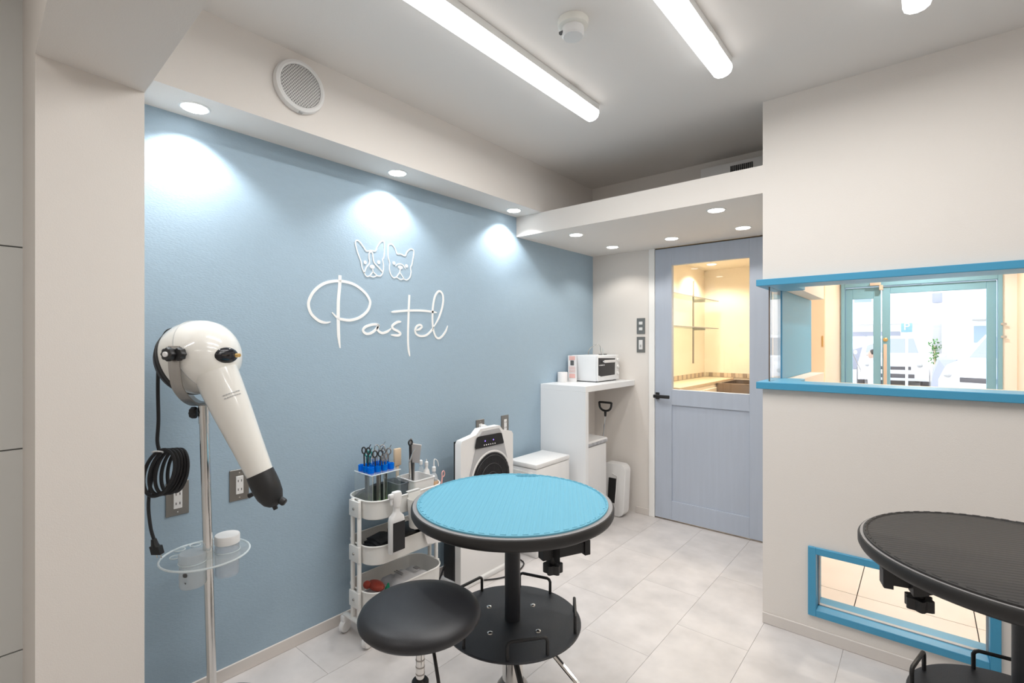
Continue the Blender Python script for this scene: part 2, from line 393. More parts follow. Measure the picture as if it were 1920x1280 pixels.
for x, y, lb in ((-1.724, 2.696, 'downlight in the lowered ceiling box at its corner by the blue wall'), (-1.742, 3.215, 'downlight in the lowered ceiling box above the small oven'),
                 (-1.295, 3.207, 'downlight in the lowered ceiling box above the lever side of the blue door'), (-.836, 2.668, 'largest looking downlight in the lowered ceiling box, by the partition edge'),
                 (-.84, 3.185, 'downlight in the lowered ceiling box above the hinge side of the blue door')):
    downlight((x, y, 2.005), lb, 'downlights in the lowered ceiling box', watts=SHELF, color=(1, .96, .9))
# smoke detector
sd = thing('smoke_detector', 'round white smoke detector on the ceiling between two tube lights', 'smoke detector', (-.937, 1.446, CEIL))
MB(sd).lathe([(.054, 0), (.055, -.008), (.052, -.022), (.044, -.026)], sd.location).build('base', 'ivory_plastic', sd)
MB(sd).lathe([(.037, -.024), (.038, -.03), (.038, -.052), (.034, -.057), (.001, -.058)], sd.location).build('sensor_head', 'white_plastic', sd)
MB(sd).box(-.937-.0385, -.937-.02, 1.415, 1.425, CEIL-.046, CEIL-.038).build('indicator', 'print_dark', sd)
# loudspeaker on the soffit face
spk = thing('wall_speaker', 'round white loudspeaker with grey grille on the cream soffit', 'speaker', (SX, .922, 2.296))
MB(spk).lathe([(.098, 0), (.100, .012), (.096, .024), (.086, .028), (.080, .024), (.079, .016)], spk.location, (1, 0, 0), 48, True, False).build('rim', 'white_plastic', spk)
MB(spk).lathe([(.081, .014), (.081, .020), (.05, .0235), (.001, .0245)], spk.location, (1, 0, 0), 40).build('grille_cloth', 'grille_grey', spk)
g = MB(spk)
for i in range(-9, 10):
    o_ = i*.0082; hl = math.sqrt(.078**2-o_*o_)
    for sgn in (1, -1):
        e = Vector((0, math.cos(.9*sgn), math.sin(.9*sgn))); n = Vector((0, -e.z, e.y)); c = Vector(spk.location) + Vector((.0215, 0, 0)) + n*o_
        pts = [c+e*(hl*k) + Vector((.0045*(1-((hl*k)**2+o_**2)/.08**2), 0, 0)) for k in (-1, -.5, 0, .5, 1)]
        g.tube(pts, .0014, 4)
g.build('mesh_grille', 'white_plastic', spk)
MB(spk).box(SX+.01, SX+.025, .916, .930, 2.194, 2.2, .001, 1).build('badge', 'light_grey', spk)
# air conditioner on the lowered ceiling box
ac = thing('air_conditioner', 'white air vent unit on the shaded wall above the lowered ceiling box', 'air vent', (-.80, 3.13, 2.2))
MB(ac).box(-1.05, -.62, 3.05, 3.129, 2.15, 2.372, .008).build('casing', 'white_plastic', ac)
for k in range(12): MB(ac).box(-.873+k*.0105, -.867+k*.0105, 3.044, 3.051, 2.300, 2.347).build('vent_slot', 'black_matte', ac)

# ================================================================== wall lettering
def R5(p): return (550+p[0]*.21094, 430+p[1]*.21094)
def wall_pt(p): return onx(*R5(p), WX)
def stroke(m, pts, w, closed=False, k=6, taper=None):
    pl = spline([wall_pt(p) for p in pts], k, closed); n = len(pl); L = []
    for i, p in enumerate(pl):
        t = (pl[(i+1) % n]-pl[i-1]) if closed else (pl[min(i+1, n-1)]-pl[max(i-1, 0)])
        t = Vector((0, t.y, t.z)).normalized(); nn = Vector((0, -t.z, t.y)); f = i/(n-1)
        ww = w/2*(taper(f) if taper else 1)
        L.append([p-nn*ww, p+nn*ww, p+nn*ww+Vector((.0022, 0, 0)), p-nn*ww+Vector((.0022, 0, 0))])
    if closed: L.append(L[0]); m.loft(L, False, False)
    else: m.loft(L)
    return m
def dot(m, p, r1, r2):
    c = wall_pt(p); s = .21094*(-c.x/.75)/FPX*1.15
    e = (wall_pt((p[0]+r1, p[1]))-wall_pt((p[0]-r1, p[1]))).length/2; f = (wall_pt((p[0], p[1]+r2))-wall_pt((p[0], p[1]-r2))).length/2
    m.prism([c+Vector((0, e*math.cos(a), f*math.sin(a))) for a in [2*math.pi*i/20 for i in range(20)]], (.0022, 0, 0))
lt = thing('wall_lettering', 'white handwritten word Pastel on the blue wall', 'lettering', wall_pt((750, 1000)))
LT = lambda: MB(lt)
end = lambda f: min(1, .35+min(f, 1-f)*8)
m = LT(); stroke(m, [(413, 408), (410, 500), (399, 640), (398, 800), (402, 950), (414, 1055)], .0155, taper=lambda f: 1 if f < .8 else 1-.7*(f-.8)/.2)
stroke(m, [(330, 822), (280, 828), (220, 808), (160, 752), (134, 680), (142, 620), (182, 550), (250, 492), (330, 464), (430, 460), (540, 490), (630, 557), (674, 620), (680, 665), (655, 727), (590, 781), (510, 806), (440, 801), (390, 785), (342, 738)], .0128, taper=end)
m.build('letter_p', 'paint_white', lt)
stroke(LT(), [(762, 846), (735, 843), (690, 848), (640, 866), (619, 892), (627, 915), (655, 928), (690, 920), (728, 892), (757, 852), (747, 888), (770, 914), (800, 920), (838, 905), (868, 880)], .0125, taper=end).build('letter_a', 'paint_white', lt)
stroke(LT(), [(957, 820), (920, 825), (878, 858), (890, 885), (930, 905), (950, 926), (930, 942), (865, 937)], .0125, taper=end).build('letter_s', 'paint_white', lt)
m = LT(); stroke(m, [(1030, 582), (1023, 750), (1018, 950), (1022, 1060), (1034, 1128)], .0125, taper=lambda f: 1 if f < .85 else 1-.6*(f-.85)/.15); stroke(m, [(868, 735), (1000, 722), (1150, 722), (1275, 739)], .0115, taper=end); m.build('letter_t', 'paint_white', lt)
stroke(LT(), [(1085, 898), (1120, 886), (1141, 865), (1125, 848), (1097, 860), (1081, 895), (1092, 930), (1130, 948), (1180, 940), (1222, 903), (1245, 868)], .0115, taper=end).build('letter_e', 'paint_white', lt)
stroke(LT(), [(1245, 868), (1290, 790), (1325, 680), (1330, 600), (1315, 560), (1290, 550), (1260, 590), (1242, 670), (1235, 780), (1241, 880), (1260, 945), (1290, 968), (1325, 945), (1355, 900), (1371, 855)], .0118, taper=end).build('letter_l', 'paint_white', lt)
g1 = thing('dog_head_emblem', 'white line drawing of a dog head with pointed ears and blaze', 'emblem', wall_pt((690, 420)))
stroke(MB(g1), [(590, 258), (567, 195), (551, 130), (553, 104), (567, 97), (592, 115), (625, 160), (650, 193), (690, 188), (728, 193), (745, 155), (770, 118), (790, 104), (805, 115), (808, 170), (805, 240), (793, 270), (800, 320), (798, 360), (788, 397), (768, 415), (740, 412), (710, 423), (680, 414), (650, 417), (630, 388), (610, 340), (600, 285)], .0051, True, 4).build('outline', 'paint_white', g1)
stroke(MB(g1), [(628, 388), (650, 335), (676, 298), (670, 240), (675, 207), (688, 200), (702, 212), (715, 290), (755, 335), (790, 375)], .0055).build('blaze', 'paint_white', g1)
m = MB(g1); dot(m, (700, 332), 21, 17); stroke(m, [(704, 345), (706, 375)], .005, k=2); stroke(m, [(706, 375), (680, 412)], .005, k=2); stroke(m, [(706, 375), (742, 410)], .005, k=2); m.build('muzzle', 'paint_white', g1)
for p in ((637, 293), (758, 292)): m = MB(g1); dot(m, p, 13, 16); m.build('eye', 'paint_white', g1)
g2 = thing('dog_head_emblem', 'white line drawing of a smaller tilted dog head with rounded ears', 'emblem', wall_pt((950, 445)))
stroke(MB(g2), [(846, 265), (840, 235), (842, 150), (858, 132), (880, 137), (905, 175), (920, 217), (955, 220), (992, 235), (1010, 200), (1035, 177), (1060, 178), (1070, 205), (1062, 260), (1052, 315), (1041, 335), (1045, 380), (1035, 425), (1005, 450), (980, 440), (950, 445), (915, 425), (890, 430), (865, 400), (852, 350), (855, 300)], .0051, True, 4).build('outline', 'paint_white', g2)
stroke(MB(g2), [(908, 325), (925, 310), (955, 308), (980, 325), (993, 348)], .005).build('brow', 'paint_white', g2)
m = MB(g2); dot(m, (950, 337), 21, 15); stroke(m, [(948, 348), (946, 382)], .005, k=2); stroke(m, [(946, 382), (915, 425)], .005, k=2); stroke(m, [(946, 382), (982, 440)], .005, k=2); m.build('muzzle', 'paint_white', g2)
for p in ((893, 299), (1005, 325)): m = MB(g2); dot(m, p, 12, 15); m.build('eye', 'paint_white', g2)

# ================================================================== outlets and switches
def outlet(y, z, label, group='steel wall outlets on the blue wall'):
    t = thing('wall_outlet', label, 'outlet', (WX, y, z), 0, group); x = WX
    MB(t).box(x, x+.005, y-.036, y+.036, z-.061, z+.061, .0015, 1).build('plate', 'steel_plate', t)
    MB(t).box(x+.004, x+.009, y-.0135, y+.0135, z-.035, z+.035, .001, 1).build('socket', 'white_plastic', t)
    for dz in (-.017, .017):
        for dy in (-.006, .006): MB(t).box(x+.0085, x+.0095, y+dy-.0012, y+dy+.0012, z+dz-.0045, z+dz+.0045).build('slot', 'slot_dark', t)
    for dz in (-.048, .048): MB(t).lathe([(.0032, 0), (.003, .0065), (.001, .007)], (x, y, z+dz), (1, 0, 0), 10).build('screw', 'chrome', t)
outlet(.576, .742, 'steel wall outlet half behind the coiled black cord')
outlet(.785, .745, 'steel wall outlet beside the black nozzle of the stand dryer')
outlet(2.157, .775, 'steel wall outlet with a white plug above the panel dryer')
outlet(2.387, .775, 'steel wall outlet just past the panel dryer\'s top corner')
pg = thing('white_plug', 'white plug in the outlet above the panel dryer', 'plug', (WX+.009, 2.17, .785))
MB(pg).lathe([(.02, 0), (.022, .01), (.018, .028), (.006, .034)], pg.location, (1, 0, 0), 20).build('plug_body', 'white_plastic', pg)
MB(pg).tube(spline([(WX+.04, 2.17, .785), (WX+.055, 2.165, .76), (WX+.04, 2.16, .68), (WX+.03, 2.16, .5)], 4), .003, 6).build('cable', 'white_plastic', pg)
def switch(z, label, n):
    x, y = -1.648, YB; t = thing('light_switch', label, 'switch', (x, y, z), 0, 'grey light switches by the door')
    MB(t).box(x-.034, x+.034, y-.005, y, z-.06, z+.06, .0015, 1).build('plate', 'steel_plate', t)
    if n == 2:
        for dz in (-.022, .022): MB(t).box(x-.014, x+.014, y-.009, y-.004, z+dz-.011, z+dz+.011, .001, 1).build('rocker', 'white_plastic', t)
    else:
        MB(t).box(x-.015, x+.015, y-.009, y-.004, z-.036, z+.036, .001, 1).build('rocker', 'white_plastic', t)
        MB(t).box(x-.006, x+.006, y-.011, y-.008, z-.02, z+.0, .001, 1).build('indicator', 'light_grey', t)
switch(1.43, 'upper grey switch plate with two small rockers by the door', 2)
switch(1.288, 'lower grey switch plate with one long rocker by the door', 1)

# ================================================================== bathing room behind the blue door
BX0, BX1, BY0, BY1, BZ = -1.72, -.90, YB+.1, 5.12, 2.04
struct(MB().box(BX0-.1, BX1+.02, BY0-.1, BY1+.1, -.12, -.002).build('floor_bathing_room', 'tile_hall'), 'beige floor of the warm lit bathing room')
struct(MB().box(BX0-.1, BX1+.04, BY0, BY1+.1, BZ, BZ+.1).build('ceiling_bathing_room', 'cream'), 'cream ceiling of the bathing room behind the door glass')
struct(MB().box(BX0-.1, BX0, BY0, BY1+.1, 0, BZ).build('wall_bathing_left', 'cream'), 'warm lit cream wall carrying the glass shelves')
struct(MB().box(BX0, BX1, BY1, BY1+.1, 0, BZ).build('wall_bathing_back', 'cream'), 'cream rear wall of the bathing room')
struct(MB().box(BX1, BX1+.04, BY0, BY1+.1, 0, CEIL).build('wall_divider', 'cream'), 'cream wall between bathing room and entrance hall')
for z, lb in ((1.71, 'upper clear glass shelf in the bathing room'), (1.44, 'lower clear glass shelf in the bathing room')):
    t = thing('glass_shelf', lb, 'shelf', (BX0, 4.4, z), 0, 'glass shelves')
    MB(t).box(BX0, -1.55, 3.66, 5.02, z-.004, z+.004).build('shelf_plate', 'shelf_glass', t)
    MB(t).box(-1.5505, -1.549, 3.66, 5.02, z-.004, z+.004).build('shelf_edge', 'grille_grey', t)
    for yy in (3.75, 4.78): MB(t).box(BX0, -1.60, yy-.003, yy+.003, z-.018, z-.004).build('bracket', 'steel', t)
t = thing('shelf_rail', 'slim upright metal rail holding the glass shelves', 'rail', (BX0, 4.78, 1.05)); MB(t).box(BX0, BX0+.012, 4.775, 4.788, 1.10, 1.9).build('rail', 'steel', t)
tb = thing('towel', 'pale yellow towel hanging under the upper glass shelf', 'towel', (-1.62, 3.78, 1.47)); MB(tb).box(-1.69, -1.60, 3.75, 3.80, 1.445, 1.70, .015).build('cloth', mat('towel_yellow', (.80, .62, .25), .9), tb)
# counter with mosaic edge and drawers
cn = thing('drawer_counter', 'cream drawer counter with mosaic tile edge in the bathing room', 'counter', (-1.5, 4.4, 0))
MB(cn).box(BX0+.002, -1.44, 3.75, BY1-.002, 0, .93, .003, 1).build('cabinet', 'cream', cn)
MB(cn).box(BX0+.002, -1.435, 3.72, BY1-.002, .93, .955, .003, 1).build('worktop', 'counter_wood', cn)
for k in range(3):
    yy = 3.80+.42*k
    d = MB(cn).box(-1.44, -1.425, yy, yy+.39, .72, .90, .003, 1).build('drawer', 'cream', cn)
    MB(cn).tube([(-1.425, yy+.15, .86), (-1.405, yy+.16, .858), (-1.405, yy+.24, .858), (-1.425, yy+.25, .86)], .005, 6).build('drawer_handle', 'steel', d)
ms = MB(cn); ms2 = MB(cn); k = 0
for yy in [3.62+.036*i for i in range(41)]:
    MB(cn).box(BX0, BX0+.008, yy, yy+.033, .958, 1.0).build('tile', 'mosaic_a' if k % 3 else 'mosaic_b', cn); k += 1
for xx in [BX0+.012+.036*i for i in range(22)]:
    MB(cn).box(xx, xx+.033, BY1-.008, BY1, .958, 1.0).build('tile', 'mosaic_a' if k % 3 else 'mosaic_b', cn); k += 1
tbx = thing('bath_tub', 'brown steel bathing tub seen through the door glass', 'tub', (-1.18, 4.9, 0))
tm = MB(tbx); o4 = rrect(-1.43, -.93, 4.55, 5.10, .03, 3); i4 = rrect(-1.40, -.96, 4.58, 5.07, .03, 3)
tm.loft([[(x, y, .5) for x, y in o4], [(x, y, .94) for x, y in o4], [(x, y, .94) for x, y in i4], [(x, y, .55) for x, y in i4]]); tm.build('basin', 'tub_steel', tbx)
MB(tbx).box(-1.40, -.96, 4.6, 5.05, 0, .5).build('stand', 'cream', tbx)
downlight((-1.50, 4.02, BZ), 'warm downlight in the bathing room ceiling, the closer of two', 'bathing room downlights', 'warm_on', BATH*.55, (1, .85, .66), 140)
downlight((-1.52, 4.72, BZ), 'warm downlight in the bathing room ceiling, the farther of two', 'bathing room downlights', 'warm_on', BATH*.45, (1, .85, .66), 140)
downlight((-1.08, 4.15, BZ), 'warm downlight in the bathing room ceiling above the tub', 'bathing room downlights', 'warm_on', BATH*.5, (1, .85, .66), 140)

# ================================================================== entrance hall
HX0, HX1, HY1, HZC = -.86, .72, 7.0, 2.45
hf = struct(MB().box(XP+.0, HX1+.9, YP+.12, HY1+.5, -.12, -.004).box(HX0-.3, XP, YB+.1, HY1+.5, -.12, -.004).build('floor_entrance_hall', 'grout_hall'), 'beige tiled floor of the entrance hall seen through the low window')
hs = .45; fullh = None
for i in range(-2, 5):
    for j in range(0, 10):
        x0 = -.71+hs*i; y0_ = YP+.125+hs*j; x1 = min(x0+hs-.004, 1.6); x0c = max(x0, HX0 if y0_ > YB else XP+.1)
        if x1-x0c < .03: continue
        MB().box(x0c, x1, y0_, min(y0_+hs-.004, HY1+.45), -.004, 0).build('tile', 'tile_hall', hf)
struct(MB().box(HX0-.3, 1.7, YP+.12, HY1+.1, HZC, HZC+.1).build('ceiling_entrance_hall', 'paint_white'), 'white ceiling of the entrance hall')
struct(MB().box(HX1, HX1+.1, 5.2, HY1+.1, 0, HZC).build('wall_hall_right', 'peach'), 'peach side wall of the entrance hall beyond the reception window')
struct(MB().box(HX1+.1, 1.7, 5.2, 5.3, 0, HZC).box(1.6, 1.7, YP+.12, 5.2, 0, HZC).build('wall_hall_side', 'peach'), 'peach wall of the reception area')
EX0 = ony(1577, 600, HY1).x; EX1 = ony(1880, 600, HY1).x; EZ = 2.0
struct(MB().box(HX0-.3, EX0, HY1, HY1+.12, 0, HZC).box(EX1, HX1+.1, HY1, HY1+.12, 0, HZC).box(EX0, EX1, HY1, HY1+.12, EZ, HZC).build('wall_entrance', 'paint_white'), 'white wall around the teal entrance door')
struct(MB().box(HX0-.3, HX0-.2, BY1+.11, HY1, 0, HZC).build('wall_hall_left', 'peach'), 'peach wall of the entrance hall behind the cabinet')
cb = thing('tall_cabinet', 'tall peach cabinet with a slot handle beside the entrance door', 'cabinet', (-.9, 6.3, 0))
cxr = ony(1547, 600, 5.84).x
MB(cb).box(HX0-.19, cxr, 5.86, HY1-.02, 0, 2.3, .003, 1).build('body', 'peach', cb)
cd = MB(cb).box(HX0-.19, cxr-.002, 5.84, 5.86, .02, 2.28, .003, 1).build('door', 'peach', cb)
MB(cb).box(cxr-.03, cxr-.016, 5.832, 5.842, 1.26, 1.37, .002, 1).build('slot_handle', 'brass', cd)
ct = thing('reception_counter', 'beige counter top inside the reception window', 'counter', (0, 2.9, 0))
MB(ct).box(-.45, 1.5, 2.66, 2.80, 1.085, 1.115, .003, 1).build('worktop', 'peach', ct)
for xx in (-.44, 1.44): MB(ct).box(xx, xx+.04, 2.66, 2.79, 0, 1.085).build('support', 'peach', ct)
tt = thing('low_chest', 'beige low chest top beside the tall cabinet in the hall', 'chest', (-.6, 5.5, 0))
MB(tt).box(HX0+.02, -.52, 5.2, 5.82, 0, .86, .004).build('body', 'peach', tt); MB(tt).box(HX0+.01, -.51, 5.19, 5.82, .86, .885, .003, 1).build('top', 'paint_white', tt)
# entrance door
d2 = struct(thing('door_2', None, None, (EX0, HY1, 0)), 'teal entrance door with a wide glazed leaf and narrow side leaf')
ex = lambda u: ony(u, 600, HY1).x
MB(d2).box(EX0, ex(1584), HY1-.02, HY1+.1, 0, EZ, .003, 1).build('frame_post', 'trim_teal', d2)
MB(d2).box(ex(1871), EX1, HY1-.02, HY1+.1, 0, EZ, .003, 1).build('frame_post', 'trim_teal', d2)
MB(d2).box(ex(1584), ex(1871), HY1-.02, HY1+.1, EZ-.05, EZ, .003, 1).build('frame_head', 'trim_teal', d2)
def leaf(nm, u0, u1, ug0, ug1, gt, gb):
    a, b_, c, d = ex(u0)+.004, ex(u1)-.004, ex(ug0), ex(ug1); ya, yb = HY1+.02, HY1+.06; z1 = EZ-.058
    l = MB(d2).box(a, c, ya, yb, .01, z1, .003, 1).box(d, b_, ya, yb, .01, z1, .003, 1).box(c, d, ya, yb, gt, z1, .003, 1).box(c, d, ya, yb, .01, gb, .003, 1).build(nm, 'trim_teal', d2)
    MB(d2).box(c, d, HY1+.036, HY1+.042, gb, gt).build('pane', 'pane', l); return l
leaf('side_leaf', 1584, 1652, 1598, 1637, 1.81, .3)
lf = leaf('main_leaf', 1653, 1870, 1669, 1850, 1.86, .3)
hx = ex(1660)
MB(d2).box(hx-.016, hx+.016, HY1-.045, HY1-.02, .82, 1.285, .006).box(hx-.01, hx+.01, HY1-.022, HY1+.02, .86, .88).box(hx-.01, hx+.01, HY1-.022, HY1+.02, 1.22, 1.24).build('pull_bar', 'door_bar', lf)
MB(d2).lathe([(.022, 0), (.022, .012), (.012, .018)], (hx, HY1+.02, 1.335), (0, -1, 0), 16).build('lock', 'brass', lf)
MB(d2).box(ex(1632), ex(1652), HY1-.06, HY1-.02, 1.955, 1.985, .003).box(ex(1649), ex(1656), HY1-.06, HY1+.02, 1.90, 1.955, .002, 1).build('door_closer', 'door_bar', d2)
for z in (1.49, 1.36): MB(d2).box(ex(1876), ex(1887), HY1-.03, HY1-.02, z-.012, z+.012, .003, 1).build('hinge', 'light_grey', d2)
for x, y, lb in ((-.1, 3.6, 'warm ceiling downlight of the hall close to the partition'), (-.1, 5.0, 'warm ceiling downlight in the middle of the hall'), (.0, 6.3, 'warm ceiling downlight of the hall close to the entrance door'), (1.1, 3.8, 'warm ceiling downlight behind the reception window')):
    downlight((x, y, HZC), lb, 'entrance hall downlights', 'warm_on', HALL, (1, .88, .74), 150)

# ================================================================== street outside
SZ0 = -.05
struct(MB().box(-14, 22, HY1+.5, 45, SZ0-.2, SZ0).build('ground_street', 'asphalt'), 'bleached bright street outside the entrance')
struct(MB().box(-3, 4, HY1+.12, HY1+.9, SZ0, -.01, .01).build('entrance_step', 'facade'), 'pale step outside the entrance door')
def car(label, loc, rz, s=1):
    t = thing('parked_car', label, 'car', loc, rz, 'cars parked outside')
    def sec(y, hw, z0, z1, top): 
        hw *= s; return [(-hw, y, z0), (-hw, y, z0+(z1-z0)*.6), (-hw*top, y, z1), (hw*top, y, z1), (hw, y, z0+(z1-z0)*.6), (hw, y, z0)]
    MB().loft([sec(0, .70, .30, .72, .85), sec(.06, .80, .22, .80, .88), sec(.30, .85, .20, .88, .88), sec(1.0, .87, .20, .98, .9), sec(3.4, .87, .2, 1.0, .9), sec(3.95, .84, .22, .95, .88), sec(4.0, .78, .3, .85, .85)]).build('body', 'car_white', t)
    MB().loft([sec(.95, .80, .93, .97, .97), sec(1.65, .72, .94, 1.52, .86), sec(2.2, .72, .94, 1.56, .86), sec(3.2, .72, .94, 1.52, .86), sec(3.8, .74, .94, .99, .9)]).build('cabin', 'car_white', t)
    MB().loft([[(-.70*s, .985, .985), (.70*s, .985, .985)], [(-.585*s, 1.60, 1.47), (.585*s, 1.60, 1.47)]], False, False, False).prism([(-.66*s, 1.03, 1.0), (.66*s, 1.03, 1.0), (.57*s, 1.59, 1.455), (-.57*s, 1.59, 1.455)], (0, -.02, .02)).build('windscreen', 'car_glass', t)
    MB().box(-.42*s, .42*s, -.012, .02, .54, .64, .01).build('grille', 'car_dark', t)
    MB().box(-.50*s, .50*s, -.006, .03, .30, .42, .01).build('air_intake', 'car_dark', t)
    MB().box(-.17, .17, -.03, -.012, .43, .53, .004, 1).build('number_plate', 'paper', t)
    for sx in (-1, 1):
        MB().ell((sx*.62*s, .03, .68), (.14, .07, .06), (0, 0, 1), 14, 8).build('headlight', 'light_grey', t)
        MB().ell((sx*.93*s, 1.15, 1.03), (.10, .05, .07), (0, 0, 1), 12, 8).build('wing_mirror', 'car_white', t)
        for yy in (.75, 3.2): MB().lathe([(.12, -.10), (.27, -.10), (.30, -.07), (.30, .07), (.27, .10), (.12, .10)], (sx*.78*s, yy, .30), (1, 0, 0), 24).build('wheel', 'car_dark', t)
    return t
p = P(1674, 660, 14.5); car('white parked car seen behind the entrance door\'s pull bar', (p.x, p.y, SZ0), math.radians(4))
p = P(1850, 660, 9.6); car('white parked car beside the blue-grey cover through the entrance glass', (p.x, p.y, SZ0), math.radians(-24))
# buildings
b1 = thing('garage_building', 'pale building with a grey garage shutter across the street', 'building', (-1, 30, SZ0))
bx = lambda u, y: ony(u, 600, y).x
MB(b1).box(-8, bx(1727, 30), 30, 36, SZ0, 9).build('facade', 'facade', b1)
MB(b1).box(-6, bx(1688, 30), 29.9, 30, SZ0, ony(1640, 622, 30).z, .02).build('shutter', 'shutter_grey', b1)
MB(b1).box(-8, bx(1727, 30), 29.6, 30, ony(1640, 608, 30).z, ony(1640, 603, 30).z).build('ledge', 'paper', b1)
wv = MB(b1).box(bx(1602, 30), bx(1634, 30), 29.95, 30, ony(1620, 566, 30).z, ony(1620, 548, 30).z).build('window', 'win_blue', b1)
b2 = thing('house', 'white house with a pale blue window across the street', 'building', (6, 20, SZ0))
MB(b2).box(bx(1775, 20), 16, 20, 27, SZ0, 9).build('facade', 'facade', b2)
MB(b2).box(bx(1826, 20), bx(1852, 20), 19.95, 20, ony(1840, 642, 20).z, ony(1840, 611, 20).z).build('window', 'win_blue', b2)
MB(b2).box(bx(1822, 20), bx(1860, 20), 19.6, 20, ony(1840, 600, 20).z, ony(1840, 597.5, 20).z).build('window_hood', 'light_grey', b2)
# parking sign
ps = P(1700, 614, 13); sg = thing('parking_sign', 'blue parking sign with white letter P on a post', 'sign', (ps.x, ps.y, SZ0))
w_ = 20/FPX*13/2
MB(sg).box(ps.x-w_*.82, ps.x+w_*.82, ps.y, ps.y+.03, ps.z-w_*.85, ps.z+w_*.85, .01).build('board', 'sign_blue', sg)
MB(sg).cyl((ps.x, ps.y+.06, SZ0), (ps.x, ps.y+.06, ps.z+.1), .03, seg=12).build('post', 'facade', sg)
tc_ = bpy.data.curves.new('letter', 'FONT'); tc_.body = 'P'; tc_.size = .26; tc_.align_x = 'CENTER'; tc_.align_y = 'CENTER'; tc_.extrude = .004
to = bpy.data.objects.new('tmp', tc_); C.objects.link(to); bpy.context.view_layer.update()
me = bpy.data.meshes.new_from_object(to.evaluated_get(bpy.context.evaluated_depsgraph_get())); bpy.data.objects.remove(to)
me.materials.append(M['paint_white']); lo = bpy.data.objects.new('letter_p', me); C.objects.link(lo); lo.parent = sg
lo.location = Vector((ps.x, ps.y-.006, ps.z+.02))-Vector(sg.location); lo.rotation_euler = (math.pi/2, 0, 0)
# utility pole, shrub, covered bike
up = P(1757, 640, 15); ut = thing('utility_pole', 'grey utility pole with a small box across the street', 'pole', (up.x, up.y, SZ0))
MB(ut).cyl((up.x, up.y, SZ0), (up.x, up.y, 7), .10, .08, 16).build('pole', 'facade', ut); MB(ut).box(up.x-.12, up.x+.12, up.y-.2, up.y-.09, 2.5, 2.8, .02).build('meter_box', 'shutter_grey', ut)
MB(ut).lathe([(.10, 0), (.11, .02), (.11, .9), (.10, .92)], (up.x, up.y, .95), (0, 0, 1), 16).build('sleeve', 'light_grey', ut)
sp = P(1752, 655, 13.5); sh = thing('shrub', 'small green shrub beside the utility pole', 'shrub', (sp.x, sp.y, SZ0))
m = MB(sh)
for k in range(220):
    c = Vector((sp.x+random.gauss(0, .06), sp.y+random.gauss(0, .06), random.uniform(.75, 1.35))); e = Vector((random.gauss(0, 1), random.gauss(0, 1), random.gauss(0, 1))).normalized(); e2 = frame(e)[0]
    m.f([m.v(c), m.v(c+e*.05+e2*.02), m.v(c+e*.1), m.v(c+e*.05-e2*.02)])
m.build('foliage', 'leaf', sh); MB(sh).tube([(sp.x, sp.y, SZ0), (sp.x+.02, sp.y, .3), (sp.x, sp.y, 1.2)], .02, 6).build('stem', 'wood_pale', sh)
cp = P(1777, 700, 12); cv = thing('covered_scooter', 'blue-grey covered scooter beside the white car outside', 'scooter', (cp.x, cp.y, SZ0))
m = MB(cv); L = []
for yy, w0, w1, hh in ((-.15, .10, .06, .75), (0, .30, .16, .92), (.3, .32, .18, .98), (.8, .28, .14, .82), (1.2, .24, .14, .8), (1.35, .12, .08, .55)):
    L.append([(cp.x-w0, cp.y+yy, SZ0+.02), (cp.x-w0*.9, cp.y+yy, SZ0+hh*.6), (cp.x-w1, cp.y+yy, SZ0+hh), (cp.x+w1, cp.y+yy, SZ0+hh), (cp.x+w0*.9, cp.y+yy, SZ0+hh*.6), (cp.x+w0, cp.y+yy, SZ0+.02)])
m.loft(L).build('cover', 'shutter_grey', cv)
# person with umbrella
pp = P(1637, 660, 8.6); PX, PY, PZ = pp.x, pp.y, SZ0
pe = thing('person', 'person in white clothes walking outside under a white umbrella', 'person', (PX, PY, PZ)); pe.scale = (.8, .8, .8); pe.rotation_euler = (0, 0, -math.pi/2)
J = {'pelvis': (0, 0, .82, .12), 'waist': (0, 0, .98, .11), 'chest': (0, 0, 1.18, .13), 'neck': (0, 0, 1.30, .05), 'head': (.0, -.01, 1.41, .085), 'top': (0, 0, 1.47, .065),
     'shl': (-.16, 0, 1.22, .055), 'ell': (-.20, -.08, 1.0, .042), 'hal': (-.14, -.24, 1.08, .032), 'shr': (.16, 0, 1.22, .055), 'elr': (.20, .02, .98, .042), 'har': (.18, -.06, .78, .032),
     'hpl': (-.09, 0, .76, .085), 'knl': (-.10, -.06, .42, .058), 'anl': (-.10, .02, .07, .042), 'tol': (-.10, -.12, .035, .035), 'hpr': (.09, 0, .76, .085), 'knr': (.10, .04, .42, .058), 'anr': (.10, .14, .07, .042), 'tor': (.10, .02, .035, .035)}
E = [('pelvis', 'waist'), ('waist', 'chest'), ('chest', 'neck'), ('neck', 'head'), ('head', 'top'), ('chest', 'shl'), ('shl', 'ell'), ('ell', 'hal'), ('chest', 'shr'), ('shr', 'elr'), ('elr', 'har'), ('pelvis', 'hpl'), ('hpl', 'knl'), ('knl', 'anl'), ('anl', 'tol'), ('pelvis', 'hpr'), ('hpr', 'knr'), ('knr', 'anr'), ('anr', 'tor')]
ks = list(J); me = bpy.data.meshes.new('body'); me.from_pydata([J[k][:3] for k in ks], [(ks.index(a), ks.index(b)) for a, b in E], [])
po = bpy.data.objects.new('body', me); C.objects.link(po); po.parent = pe; me.materials.append(M['cloth_white'])
sk = po.modifiers.new('skin', 'SKIN')
for i, k in enumerate(ks): me.skin_vertices[0].data[i].radius = (J[k][3],)*2
me.skin_vertices[0].data[0].use_root = True
po.modifiers.new('sub', 'SUBSURF').levels = 2; po.modifiers['sub'].render_levels = 2
